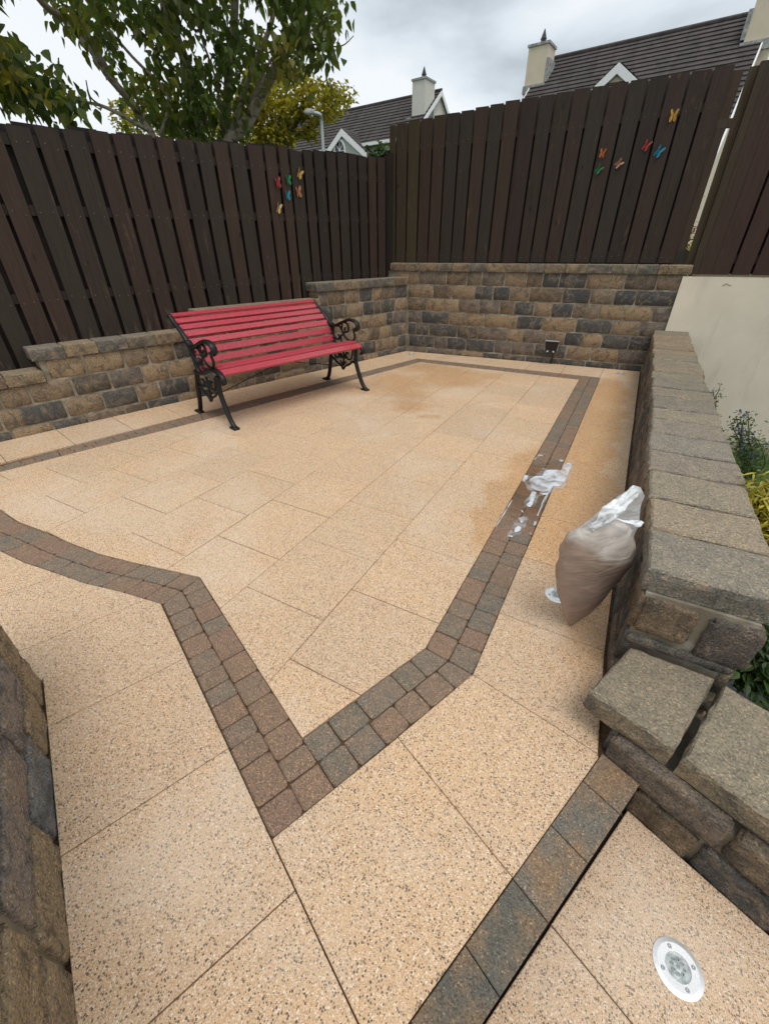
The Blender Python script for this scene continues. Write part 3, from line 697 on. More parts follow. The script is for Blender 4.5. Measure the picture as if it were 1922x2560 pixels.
# right wall ------------------------------------------------------------
rwall = MB().box(1.108, 1.41, 0.515, 5.66, -0.75, 0.412)
rwall = tag(rwall.make('stone_wall', M_mortar, loc=(1.26, 3.0, -0.75)), 'waist-low stone wall with a long run of coping blocks along the right of the patio', 'wall')
for k in range(3):
    z0, z1 = CZ[k]+.005, CZ[k+1]-.005
    if k == 0: z0 = -0.03
    t = 0.505+(0.1 if k == 1 else 0)
    if k == 1: stone(rwall, (1.100, 0), (0, 1), (-1, 0), 0.507, 0.60, z0, z1, 0.03, bc('D'))
    while t < 5.62:
        e_ = min(5.63, t+random.choice((0.16, 0.22, 0.27, 0.30))); e_ = 5.63 if 5.63-e_ < .09 else e_
        stone(rwall, (1.100, 0), (0, 1), (-1, 0), t+.005, e_-.005, z0, z1, 0.03, bc(random.choice('PDPPDM')), bul=0.014); t = e_
        if t >= 5.6: break
# garden side and near end
for k, (z0, z1) in enumerate([(-0.7, -0.53), (-0.53, -0.36), (-0.36, -0.19), (-0.19, -0.02), (-0.02, .075), (.075, .244), (.244, .412)]):
    t = 0.505
    while t < 5.6:
        e_ = min(5.65, t+random.uniform(.3, .45)); stone(rwall, (1.418, 0), (0, 1), (1, 0), t+.005, e_-.005, z0+.005, z1-.005, 0.03, bc(random.choice('OPD')), nx=4, nz=4); t = e_
stone(rwall, (1.10, 0.502), (1, 0), (0, -1), 0.012, 0.165, 0.256, 0.402, 0.03, (0.21, 0.155, 0.105), bul=0.010, r=.02, nx=12, nz=9)
stone(rwall, (1.10, 0.502), (1, 0), (0, -1), 0.190, 0.335, 0.225, 0.396, 0.03, (0.15, 0.125, 0.11), bul=0.012, r=.03, nx=12, nz=9)
stone(rwall, (1.10, 0.502), (1, 0), (0, -1), 0.004, 0.312, 0.19, 0.232, 0.03, (0.16, 0.145, 0.125), bul=0.008, nx=9, nz=4)
ycap = [0.518, 0.785, 1.039, 1.322, 1.575, 1.844, 2.101, 2.328, 2.616, 2.859, 3.12, 3.373, 3.605, 3.862, 4.153, 4.38, 4.61, 4.84, 5.08, 5.33, 5.645]
cc_ = [(0.20, 0.185, 0.155), (0.29, 0.235, 0.165), (0.25, 0.215, 0.16), (0.22, 0.185, 0.155), (0.20, 0.19, 0.165), (0.21, 0.185, 0.155), (0.23, 0.20, 0.15)]
for i, (a, b_) in enumerate(zip(ycap[:-1], ycap[1:])):
    j = random.uniform(-.008, .008); w = 1.447+random.uniform(-.014, .012); yt = (b_-a)*0.0
    capstone(rwall, [(1.086+j, a+.005), (w, a+.005+random.uniform(0, .006)), (w, b_-.005), (1.086+j, b_-.005)], 0.414, 0.50+random.uniform(-.002, .002), cc_[i] if i < 7 else random.choice(CAPC), 0.008, 6)

# low wall beside the step ---------------------------------------------
WF = (1.106, 0.190); wu = E1; wnn = (-E2[0], -E2[1])
m_b = MB(); m_b.obox((WF[0], WF[1], 0), (*E1, 0), (*E2, 0), (0, 0, 1), 0.012, 0.95, 0.012, 0.30, -0.6, 0.060)
swall = tag(m_b.make('stone_wall', M_mortar, loc=(1.4, 0.2, -0.6)), 'low stone wall with two wide coping blocks beside the step down', 'wall')
for z0, z1, cut in ((-0.18, -0.035, [0.115, 0.30, 0.50, 0.75, 0.95]), (-0.028, 0.095, [0.005, 0.33, 0.62, 0.95])):
    for a, b_ in zip(cut[:-1], cut[1:]): stone(swall, WF, wu, wnn, a+.004, b_-.004, z0, z1, 0.03, bc({0.115: 'M', 0.30: 'D', 0.50: 'O', 0.005: 'P', 0.33: 'M'}.get(a, 'P')), bul=0.013, nx=14, nz=8, r=.018)
stone(swall, (WF[0], WF[1]), E2, (-E1[0], -E1[1]), 0.01, 0.29, -0.02, 0.095, 0.015, bc('D'), bul=0.008)
capstone(swall, [(1.020, 0.236), (1.252, 0.155), (1.372, 0.482), (1.128, 0.496)], 0.100, 0.185, (0.215, 0.18, 0.13), 0.010, 8)
capstone(swall, [(1.270, 0.148), (1.520, 0.045), (1.640, 0.370), (1.395, 0.470)], 0.100, 0.186, (0.22, 0.19, 0.135), 0.010, 8)

# near-left wall --------------------------------------------------------
NA = st(-1.02, -0.462); nu = E1; nn2 = E2
m_b = MB(); m_b.obox((NA[0], NA[1], 0), (*E1, 0), (-E2[0], -E2[1], 0), (0, 0, 1), 0.02, 1.7, 0.010, 0.22, -0.1, 0.59)
nwall = tag(m_b.make('stone_wall', M_mortar, loc=(*st(-0.4, -0.6), -0.1)), 'rough stone wall at the near left edge of the patio', 'wall')
cols = {0: [('O', 0.02, 0.16), ('O', 0.165, 0.37), ('D', 0.375, 0.655), ('O', 0.66, 0.955), ('O', 0.96, 1.3), ('D', 1.3, 1.65)], 1: [('O', 0.0, 0.17), ('P', 0.17, 0.48), ('P', 0.49, 0.93), ('O', 0.94, 1.2), ('P', 1.2, 1.65)], 2: [('P', 0.0, 0.3), ('O', 0.31, 0.62), ('D', 0.63, 1.0), ('O', 1.01, 1.65)], 3: [('O', 0, 0.4), ('P', .41, .9), ('O', .91, 1.65)]}
for k, (z0, z1) in enumerate([(-.03, .148), (.156, .300), (.308, .455), (.462, .585)]):
    for c, a, b_ in cols[k]: stone(nwall, NA, nu, nn2, a+.006, b_-.006, z0, z1, 0.04, {'O': (.42, .32, .20), 'P': (.32, .27, .235), 'D': (.22, .235, .235)}[c], bul=0.011, nx=16, nz=9, r=.016)
    stone(nwall, NA, (-E2[0], -E2[1]), (-E1[0], -E1[1]), 0.004, 0.215, z0, z1, 0.05, bc(random.choice('OD')), bul=0.018)
for k in range(4): capstone(nwall, [(NA[0]+E1[0]*a-E2[0]*b_, NA[1]+E1[1]*a-E2[1]*b_) for a, b_ in ((k*.42, -.01), (k*.42+.415, -.01), (k*.42+.415, .24), (k*.42, .24))], 0.592, 0.67, CAPC[k])

# rendered cream wall at far right --------------------------------------
def BP(t, d): return (BA[0]+bu[0]*t+bn[0]*d, BA[1]+bu[1]*t+bn[1]*d)
m_b = MB(); q = [BP(3.385, 0.018), BP(9.0, 0.018), BP(9.0, -0.22), BP(3.425, -0.22)]
m_b.hexa([(x, y, -1.2) for x, y in q], [(x, y, 1.072) for x, y in q])
cw = tag(m_b.make('rendered_wall', M_cream, loc=(*BP(5.5, 0), -1.2)), 'plain cream rendered wall beyond the right-hand coping under the dark fence', 'wall')
for i in range(5):
    a = onplane(1806+i*4, 709+abs(i-2)*1.5, BP(0, .018), BP(5, .018)); m2 = MB()
    m2.tube([a+np.array((0, -.0015, 0)), a+np.array((random.uniform(.01, .03), -.0015, random.uniform(-.008, .006)))], 0.0022, 5)
    m2.make('render_chip', M_mortar, cw)
# ------------------------------------------------------------------ fences
WB = [(0.036, 0.025, 0.019), (0.042, 0.026, 0.020), (0.030, 0.022, 0.017), (0.047, 0.029, 0.021), (0.035, 0.027, 0.020)]
WG = [(0.055, 0.042, 0.022), (0.05, 0.036, 0.024)]
def board(parent, A, u, n, t0, t1, d0, z0, z1, z1b=None, th=0.02, color=None, lean=0.0, name='board'):
    """vertical board: runs t0..t1 along u, front face at distance d0 along n, top slopes z1 to z1b"""
    z1b = z1 if z1b is None else z1b; P = lambda t, d, z: (A[0]+u[0]*(t+lean*(z-z0))+n[0]*d, A[1]+u[1]*(t+lean*(z-z0))+n[1]*d, z)
    m_b = MB(); c = 0.0025; d1 = d0-th; w0, w1 = d0+random.uniform(-.002, .003), d0+random.uniform(-.002, .003)
    pr = [(t0, w0-c), (t0+c, w0), (t1-c, w1), (t1, w1-c), (t1, d1), (t0, d1)]
    zt = [z1, z1, z1b, z1b, z1b, z1]
    V = [P(t, d, z0+random.uniform(-.002, .002)) for t, d in pr]+[P(t, d, z-0.0) for (t, d), z in zip(pr, zt)]
    n_ = 6; F = [tuple(range(n_))[::-1], tuple(range(n_, 2*n_))]+[(i, (i+1) % n_, n_+(i+1) % n_, n_+i) for i in range(n_)]
    if np.cross((*u, 0), (0, 0, 1))@np.array((*n, 0)) < 0: F = [f[::-1] for f in F]
    m_b.add(V, F); return m_b.make(name, M_wood, parent, color=color or random.choice(WB))
def rail(parent, A, u, n, t0, t1, d0, d1, z0, z1, color=None, name='rail', za=None):
    m_b = MB(); P = lambda t, d, z: (A[0]+u[0]*t+n[0]*d, A[1]+u[1]*t+n[1]*d, z); za = za or 0
    m_b.hexa([P(t0, d0, z0), P(t1, d0, z0+za), P(t1, d1, z0+za), P(t0, d1, z0)], [P(t0, d0, z1), P(t1, d0, z1+za), P(t1, d1, z1+za), P(t0, d1, z1)])
    return m_b.make(name, M_wood, parent, color=color or random.choice(WB))
# left fence: stands 0.2 m behind the wall face
FA = LP(0, -0.200)
lf = tag(empty('board_fence', (*LP(2.7, -0.22), 0.5)), 'long dark brown fence of upright boards above the stepped wall behind the bench', 'fence')
def ftop(t): return 2.085+0.049*t
gp = [(25, 250), (275, 270), (505, 270), (720, 270), (920, 290), (1100, 300), (1285, 310), (1450, 320), (1610, 330)]
gl = [(x*.301, 250+y*.301) for x, y in gp]+[(500+x*.301, 300+y*.301) for x, y in [(95, 180), (235, 190), (375, 190), (515, 190), (635, 220), (730, 230), (845, 240), (935, 250), (1035, 260), (1130, 280), (1225, 290), (1310, 290), (1390, 290), (1470, 290)]]
FB = LP(5, -0.200)
ts = []
for x, y in gl:
    p = onplane(x, y, FA, FB); ts.append((p[0]-FA[0])*lu[0]+(p[1]-FA[1])*lu[1])
ts = [ts[0]-0.175*k for k in range(12, 0, -1)]+ts+[5.02]
def zbot(t): return 0.25
for i, (a, b_) in enumerate(zip(ts[:-1], ts[1:])):
    g = 0.0165; zt = ftop((a+b_)/2)+random.uniform(-.008, .01)
    if 13 <= i-12 <= 13: zt += 0.02
    board(lf, FA, lu, ln_, a+g, b_-g, 0.0, zbot((a+b_)/2)+0.01, zt, zt+random.uniform(-.006, .006), lean=random.uniform(-.004, .004))
    pm = (ts[i-1]+a)/2 if i else a-.1
    board(lf, FA, lu, ln_, pm-.012, (a+b_)/2+.012, -0.062-.004*(i % 2), 0.35, zt+0.005+random.uniform(-.01, .012), color=(0.018, 0.013, 0.012))
for z in (0.95, 1.55, 1.98): rail(lf, FA, lu, ln_, -2.0, 5.0, -0.022, -0.06, z, z+0.07, za=0.10, color=(0.03, 0.022, 0.018))
for t in (-1.2, 0.9, 3.0, 4.95): rail(lf, FA, lu, ln_, t, t+.09, -0.085, -0.17, -0.5, ftop(t)-.05, name='post')
# back fence: stands on the back wall coping
KA = BP(0, -0.07)
bf = tag(empty('slatted_fence', (*BP(1.6, -0.08), 1.19)), 'dark brown fence of spaced upright boards on top of the tall back wall', 'fence')
g8 = [(228, 900), (285, 950), (375, 940), (472, 930), (570, 910), (672, 900), (778, 880), (885, 870), (998, 860), (1112, 840), (1235, 820), (1380, 790), (1500, 780), (1635, 760)]
g7 = [(180, 1060), (325, 1040), (470, 1020), (620, 1000), (775, 980), (935, 960), (1105, 940), (1270, 930)]
KB = BP(3, -0.07); tk = []
for x, y in [(900+x*.3143, 100+y*.3143) for x, y in g8]+[(1400+x*.3143, y*.3143) for x, y in g7]:
    p = onplane(x, y, KA, KB); tk.append((p[0]-KA[0])*bu[0]+(p[1]-KA[1])*bu[1])
def ktop(t):
    return float(np.interp(t, [-.4, -.3, 1.25, 2.1, 3.4], [2.655, 2.675, 2.76, 2.785, 2.815]))
for i, (a, b_) in enumerate(zip(tk[:-1], tk[1:])):
    g = 0.010; zt = ktop((a+b_)/2); c = random.choice(WG) if i < 3 else random.choice(WB)
    board(bf, KA, bu, bn, a+g, b_-g, 0.0, 1.20 if i > 8 else 1.187, zt+random.uniform(-.005, .005), color=c)
    if i > 0: board(bf, KA, bu, bn, a-0.03, a+0.033, -0.068, 2.48, zt-0.008, color=(0.06, 0.048, 0.035))
    if i > 0: board(bf, KA, bu, bn, a-0.055, a+0.055, -0.072, 1.30, 2.50, color=(0.016, 0.012, 0.011))
rail(bf, KA, bu, bn, -0.28, 3.22, -0.023, -0.065, 2.40, 2.47, za=0.10, color=(0.06, 0.046, 0.03))
rail(bf, KA, bu, bn, -0.28, 3.42, -0.023, -0.065, 1.187, 1.32, color=(0.035, 0.027, 0.02))
# wider piece nailed over a joint
board(bf, KA, bu, bn, tk[10]+.03, tk[11]-0.01, 0.022, 1.185, 2.76, color=(0.034, 0.022, 0.018))
rail(bf, KA, bu, bn, 3.20, 3.42, -0.023, -0.065, 2.36, 2.43, color=(0.06, 0.046, 0.03))
# nail heads
M_nail = plain('rusty_nail', (0.13, 0.12, 0.11), 0.5, 0.4)
for par, A_, u_, n_, T_, zs in ((lf, FA, lu, ln_, ts, lambda t: (0.985+.02*t, 1.585+.02*t, 2.01+.02*t)), (bf, KA, bu, bn, tk, lambda t: (1.26, 2.43+.028*t))):
    nm = MB()
    for a, b_ in zip(T_[:-1], T_[1:]):
        for f in (.28, .72):
            for z in zs(a):
                t = a+(b_-a)*f+random.uniform(-.008, .008); z += random.uniform(-.015, .02); p = np.array((A_[0]+u_[0]*t, A_[1]+u_[1]*t, z)); nn_ = np.array((*n_, 0)); nm.tube([p-nn_*.003, p+nn_*.0035], .0042, 6)
    o_n = nm.make('nail', M_nail, par); o_n['kind'] = 'stuff'
# right panel beyond the slot
e0 = onplane(1860, 250, KA, KB)
te = 3.30
rf = tag(empty('slatted_fence', (*BP(4.2, 0.0), 1.08)), 'second dark fence panel beyond the narrow gap, above the cream wall', 'fence')
def kt(x, y): p = onplane(x, y, KA, KB); return (p[0]-KA[0])*bu[0]+(p[1]-KA[1])*bu[1]
sL0, sL1 = kt(1717, 626), kt(1820.5, 289); sR = kt(1723.5, 626)
board(bf, KA, bu, bn, tk[-1]-.04, (sL0+sL1)/2, -0.024, 1.20, 2.775, color=(0.055, 0.036, 0.024))
board(rf, KA, bu, bn, sR+.004, sR+.085, -0.02, 1.10, 2.785, 2.79, th=.03, color=(0.07, 0.052, 0.03))
board(rf, KA, bu, bn, sR+.07, sR+.15, 0.05, 1.075, 2.80, th=.07, color=(0.05, 0.036, 0.022), name='post')
board(rf, KA, bu, bn, sR+.14, sR+.30, 0.052, 1.095, 2.80, color=(0.05, 0.03, 0.022))
rail(lf, BP(0, 0), bu, bn, -0.345, -0.262, -0.02, -0.10, 0.3, 2.40, color=(0.03, 0.022, 0.018), name='post')
rail(lf, BP(0, 0), bu, bn, -0.48, -0.35, -0.06, -0.08, 0.3, 2.40, color=(0.02, 0.015, 0.013), name='board')
tt = sR+.275
for i in range(14):
    c = random.choice([(0.05, 0.027, 0.02), (0.065, 0.034, 0.023), (0.045, 0.028, 0.022)])
    board(rf, KA, bu, bn, tt, tt+.165, 0.052, 1.095, 2.80+.01*i, color=c)
    board(rf, KA, bu, bn, tt+.12, tt+.24, -0.01, 1.10, 2.78, color=(0.016, 0.012, 0.011)); tt += 0.188
for z in (1.20, 2.42): rail(rf, KA, bu, bn, 3.47, 6.1, 0.028, -0.008, z, z+.08, color=(0.04, 0.028, 0.022))
rail(rf, KA, bu, bn, 3.47, 6.1, 0.075, 0.0, 1.078, 1.094, color=(0.16, 0.12, 0.06))

# ------------------------------------------------------------------ butterflies
def butterfly(p, u, n, colr, label, group, tilt=0.0, s=0.075, open_=0.75, one=False):
    """metal butterfly pinned to a board: two hinged wings, body, feelers"""
    t = tag(empty('butterfly_ornament', tuple(p)), label, 'butterfly', group)
    u = np.array((*u, 0)); n = np.array((*n, 0)); z = np.array((0, 0, 1.0))
    uu = u*cos(tilt)+z*sin(tilt); vv = -u*sin(tilt)+z*cos(tilt); p = np.array(p)+n*0.006; s = s*.74; colr = [tuple(c*.72 for c in k_) for k_ in colr]
    out = [(0.0, 0.10), (0.12, 0.42), (0.34, 0.78), (0.62, 0.92), (0.74, 0.72), (0.62, 0.40), (0.46, 0.12), (0.58, -0.10), (0.60, -0.42), (0.42, -0.62), (0.22, -0.52), (0.06, -0.20)]
    for sd in (-1, 1):
        if one and sd > 0: continue
        V = []; 
        for lift in (0.0, 0.0016):
            for a, b_ in out: V.append(p+uu*(sd*a*s*open_)+vv*b_*s+n*(a*s*0.55+lift))
        k = len(out); F = [tuple(range(k)), tuple(range(k, 2*k))[::-1]]+[(i, (i+1) % k, k+(i+1) % k, k+i) for i in range(k)]
        mk('wing', V, F, M_insect, t, color=colr[0])
        V = []; cen = [(0.44, 0.62), (0.60, 0.66), (0.52, 0.42), (0.36, 0.40)]
        for a, b_ in cen: V.append(p+uu*(sd*a*s*open_)+vv*b_*s+n*(a*s*0.55+0.0028))
        mk('wing_spot', V, [(0, 1, 2, 3)], M_insect, t, color=colr[1])
    b_ = MB(); b_.tube([p-vv*s*.4, p-vv*s*.1, p+vv*s*.2, p+vv*s*.42], [s*.03, s*.07, s*.075, s*.04], 6); b_.make('body', M_insect, t, color=tuple(c*0.35 for c in colr[0]))
    b_ = MB()
    for sd in (-1, 1): b_.tube([p+vv*s*.4, p+vv*s*.75+uu*sd*s*.16+n*s*.1, p+vv*s*.95+uu*sd*s*.30+n*s*.12], s*.015, 4)
    b_.make('feeler', M_insect, t, color=tuple(c*0.35 for c in colr[0]))
CR, CG, CY, CB, COr, CPk = ((0.42, 0.06, 0.06), (0.6, 0.2, 0.15)), ((0.03, 0.26, 0.10), (0.1, 0.4, 0.1)), ((0.62, 0.36, 0.08), (0.75, 0.45, 0.12)), ((0.03, 0.26, 0.38), (0.1, 0.45, 0.5)), ((0.55, 0.16, 0.05), (0.7, 0.35, 0.1)), ((0.5, 0.25, 0.18), (0.75, 0.5, 0.35))
gL, gR = 'butterflies on the left fence', 'butterflies on the back fence'
def onL(x, y): return onplane(x, y, FA, FB)
def onK(x, y): return onplane(x, y, KA, KB)
butterfly(onL(693, 459), lu, ln_, CR, 'red metal butterfly on the left fence, leftmost of the upper ones', gL, 0.2, .085)
butterfly(onL(719, 452), lu, ln_, CG, 'green metal butterfly on the left fence above the blue one', gL, 0.05, .08)
butterfly(onL(746, 436), lu, ln_, CY, 'amber metal butterfly, the highest on the left fence', gL, -0.5, .085)
butterfly(onL(717, 490), lu, ln_, CB, 'blue metal butterfly on the left fence below the green one', gL, 0.0, .08)
butterfly(onL(744, 482), lu, ln_, ((0.50, 0.20, 0.10), (0.7, 0.5, 0.3)), 'orange and cream metal butterfly on the left fence below the amber one', gL, 0.15, .095)
butterfly(onL(694, 522), lu, ln_, ((0.60, 0.42, 0.16), (0.7, 0.5, 0.3)), 'yellow metal butterfly, the lowest on the left fence', gL, -0.4, .09, 0.6)
butterfly(onK(1505, 385), bu, bn, COr, 'orange metal butterfly on the back fence directly above the green one', gR, -0.1, .075)
butterfly(onK(1495, 425), bu, bn, ((0.03, 0.22, 0.08), (0.25, 0.08, 0.05)), 'green metal butterfly, the lowest on the back fence', gR, -0.7, .08)
butterfly(onK(1545, 410), bu, bn, CPk, 'pale pink metal butterfly on the back fence right of the orange one', gR, -0.9, .08)
butterfly(onK(1614, 366), bu, bn, CR, 'red metal butterfly on the back fence beside the blue one', gR, -0.45, .085)
butterfly(onK(1645, 381), bu, bn, CB, 'bright blue metal butterfly on the back fence', gR, -0.55, .09)
butterfly(onK(1682, 292), bu, bn, CY, 'amber metal butterfly, the highest on the back fence', gR, 0.0, .09)

# ------------------------------------------------------------------ bench
BF0 = np.array([-2.068, 1.691, 0.0]); BF1 = np.array([-1.657, 3.268, 0.0]); BU = (BF1-BF0)/np.linalg.norm(BF1-BF0); BV = np.array([-BU[1], BU[0], 0.0]); BL = np.linalg.norm(BF1-BF0)
bench = tag(empty('garden_bench', tuple((BF0+BF1)/2+BV*.3)), 'red slatted garden bench with black cast iron scrollwork ends', 'bench')
def BPt(l, d, z): return BF0+BU*l+BV*d+np.array((0, 0, z))
def cast(mb, path, l, w=0.017, th=0.0085, sub=5, taper=None):
    w *= 1.15; th *= 1.2
    P = spline([(d, z, 0) for d, z in path], sub); n = len(P)
    r = [th*(1 if taper is None else taper[0]+(taper[1]-taper[0])*i/(n-1)) for i in range(n)]
    mb.tube([BPt(l, p[0], p[1]) for p in P], r, 8, squash=(BU, w/th))
for end, l in (('a', 0.0), ('b', BL)):
    s_ = MB(); cast(s_, [(-.045, .012), (-.02, .03), (.02, .08), (.075, .20), (.105, .30), (.10, .40), (.09, .44)], l, .020, .018)
    s_.obox(BPt(l, 0, 0), BU, BV, (0, 0, 1), -.026, .026, -.075, .015, 0.0, .018); s_.make('leg', M_iron, bench, smooth=True)
    s_ = MB(); cast(s_, [(.655, .012), (.61, .04), (.575, .12), (.548, .22), (.525, .32), (.48, .42)], l, .020, .017)
    s_.obox(BPt(l, 0, 0), BU, BV, (0, 0, 1), -.026, .026, .60, .70, 0.0, .018); s_.make('leg', M_iron, bench, smooth=True)
    s_ = MB(); cast(s_, [(.42, .415), (.455, .47), (.48, .56), (.52, .655), (.60, .735), (.70, .80), (.755, .845), (.775, .86), (.785, .845)], l, .020, .014)
    s_.make('back_support', M_iron, bench, smooth=True)
    s_ = MB(); cast(s_, [(.50, .42), (.42, .415), (.33, .430), (.22, .468), (.12, .485), (.04, .47), (-.008, .437), (-.012, .405), (.01, .395)], l, .022, .016)
    s_.make('seat_rail', M_iron, bench, smooth=True)
    s_ = MB(); cast(s_, [(.52, .675), (.46, .640), (.40, .642), (.30, .680), (.20, .712), (.12, .712), (.065, .690), (.050, .650), (.075, .622), (.105, .635)], l, .027, .013)
    s_.make('armrest', M_iron, bench, smooth=True)
    s_ = MB()
    cast(s_, [(.44, .635), (.46, .56), (.425, .505), (.375, .50), (.36, .53), (.38, .55)], l, .011, .009)
    cast(s_, [(.43, .63), (.35, .635), (.30, .58), (.26, .53), (.20, .505), (.14, .51), (.105, .55), (.12, .60), (.11, .63)], l, .011, .009)
    cast(s_, [(.30, .66), (.315, .60), (.27, .575)], l, .011, .008)
    cast(s_, [(.28, .685), (.22, .67), (.205, .61), (.24, .585), (.265, .61), (.25, .63)], l, .011, .009)
    cast(s_, [(.28, .56), (.33, .54), (.335, .49), (.30, .465), (.275, .475)], l, .011, .009)
    cast(s_, [(.165, .505), (.17, .485)], l, .012, .012)
    s_.make('arm_scrollwork', M_iron, bench, smooth=True)
    s_ = MB()
    cast(s_, [(.10, .26), (.15, .285), (.22, .245), (.29, .215), (.325, .180), (.36, .215), (.44, .25), (.50, .285), (.545, .27)], l, .012, .010)
    cast(s_, [(.15, .42), (.165, .34), (.21, .30), (.26, .32), (.255, .37), (.22, .365)], l, .010, .008)
    cast(s_, [(.46, .40), (.475, .34), (.43, .295), (.385, .315), (.39, .36), (.42, .36)], l, .010, .008)
    cast(s_, [(.32, .40), (.30, .33), (.32, .22)], l, .010, .009); cast(s_, [(.32, .30), (.285, .345), (.28, .30)], l, .010, .008); cast(s_, [(.32, .30), (.355, .345), (.36, .30)], l, .010, .008)
    cast(s_, [(.32, .22), (.27, .27)], l, .009, .008); cast(s_, [(.32, .22), (.37, .27)], l, .009, .008)
    s_.make('leg_scrollwork', M_iron, bench, smooth=True)
bc_ = spline([(.462, .478, 0), (.488, .56, 0), (.525, .64, 0), (.60, .715, 0), (.70, .785, 0), (.757, .828, 0)], 12)
cum = [0]
for a, b_ in zip(bc_[:-1], bc_[1:]): cum.append(cum[-1]+np.linalg.norm(b_-a))
def along(c, cm, s): 
    s = min(max(s, 0), cm[-1]); i = max(k for k in range(len(cm)) if cm[k] <= s+1e-9); i = min(i, len(c)-2)
    f = (s-cm[i])/(cm[i+1]-cm[i]+1e-9); return c[i]+(c[i+1]-c[i])*f
def slat(p0, p1, th, nsign):
    """slat between two profile points (depth, z)"""
    d = np.array((p1[0]-p0[0], p1[1]-p0[1])); L = np.linalg.norm(d); d = d/L; nn = np.array((-d[1], d[0]))*nsign
    c = 0.0022; pr = [(c, th), (L-c, th), (L, th-c), (L, 0), (0, 0), (0, th-c)]
    V = []
    for l in (0.012, BL-0.012):
        sag = 0
        for a, b_ in pr:
            q = np.array(p0)+d*a+nn*b_; V.append(BPt(l, q[0], q[1]))
    F = [tuple(range(6)), tuple(range(6, 12))[::-1]]+[(i, 6+i, 6+(i+1) % 6, (i+1) % 6) for i in range(6)]
    mk('slat', V, F, M_red, bench)
L_ = cum[-1]; w = 0.058; g = (L_-6*w)/5.2
for i in range(6):
    a = along(bc_, cum, i*(w+g)); b_ = along(bc_, cum, i*(w+g)+w); slat(a[:2], b_[:2], 0.019, 1)
slat((.735, .845), (.79, .862), 0.016, 1)
sc_ = spline([(.452, .440, 0), (.36, .440, 0), (.25, .475, 0), (.13, .496, 0), (.04, .482, 0), (-.012, .455, 0)], 12); cm2 = [0]
for a, b_ in zip(sc_[:-1], sc_[1:]): cm2.append(cm2[-1]+np.linalg.norm(b_-a))
L2 = cm2[-1]; w = 0.068; g = (L2-6*w)/5
for i in range(6):
    a = along(sc_, cm2, i*(w+g)); b_ = along(sc_, cm2, i*(w+g)+w); slat(a[:2], b_[:2], 0.019, -1)
s_ = MB(); s_.tube([BPt(0.02, .30, .22), BPt(BL*.5, .30, .405)], .004, 6); s_.tube([BPt(BL-.02, .30, .22), BPt(BL*.5, .30, .405)], .004, 6); s_.make('brace_rod', M_iron, bench)
for l in (0.03, BL-0.03):
    for i in range(6):
        a = along(bc_, cum, i*((L_-6*.058)/5.2+.058)+.029); p = BPt(l, a[0]-.021, a[1]+.004); s_ = MB(); s_.tube([p, p-BV*.006], .006, 8); s_.make('bolt', M_iron, bench)

# ------------------------------------------------------------------ ground lights
def disc(mb, c, r0, r1, z0, z1, n=36):
    b0 = len(mb.V)
    V = [(c[0]+r0*cos(2*pi*k/n), c[1]+r0*sin(2*pi*k/n), z0) for k in range(n)]+[(c[0]+r1*cos(2*pi*k/n), c[1]+r1*sin(2*pi*k/n), z1) for k in range(n)]
    mb.add(V, [(k, (k+1) % n, n+(k+1) % n, n+k) for k in range(n)]); return mb
M_lens = plain('clear_light_lens', (0.42, 0.47, 0.46), 0.06, 0.8, nscale=60, namp=0.5, bstr=0.5, bdist=0.004)
def glight(x, y, z, label, r=0.057, n=36):
    t = tag(empty('ground_light', (x, y, z)), label, 'ground light', 'round steel lights set in the paving')
    m_ = MB(); disc(m_, (x, y), r, r*.97, z-.01, z+.003, n); disc(m_, (x, y), r*.97, r*.80, z+.003, z+.005, n); disc(m_, (x, y), r*.80, r*.50, z+.005, z+.0045, n); disc(m_, (x, y), r*.50, r*.46, z+.0045, z+.001, n)
    m_.make('bezel', M_steel, t, smooth=True)
    m_ = MB(); disc(m_, (x, y), r*.46, r*.40, z+.001, z+.0030, n); disc(m_, (x, y), r*.40, r*.001, z+.0030, z+.0055, n); m_.make('lens', M_lens, t, smooth=True)
    if n > 24:
        m2 = MB()
        for k in range(9):
            a = 2*pi*k/8; rr = r*.24 if k < 8 else 0
            disc(m2, (x+cos(a)*rr, y+sin(a)*rr), r*.09, r*.03, z+.0048, z+.0068, 10)
        m2.make('led_cluster', M_grey, t)
    for k in range(4):
        a = pi/2*k+.5; c = (x+cos(a)*r*.66, y+sin(a)*r*.66); m_ = MB(); disc(m_, c, r*.09, r*.07, z+.0045, z+.0068, 12); disc(m_, c, r*.07, r*.03, z+.0068, z+.0062, 12); m_.make('screw', M_grey, t)
glight(1.352, -0.190, ZL, 'round steel light in the lower landing at the bottom right')
glight(0.862, 0.855, 0.0, 'round steel light half hidden under the plastic sand bag', n=30)
glight(0.870, 5.400, 0.0, 'small round light in the far right corner slab', n=24)
glight(-1.985, 5.222, 0.0, 'small round light in the far left corner slab', n=24)

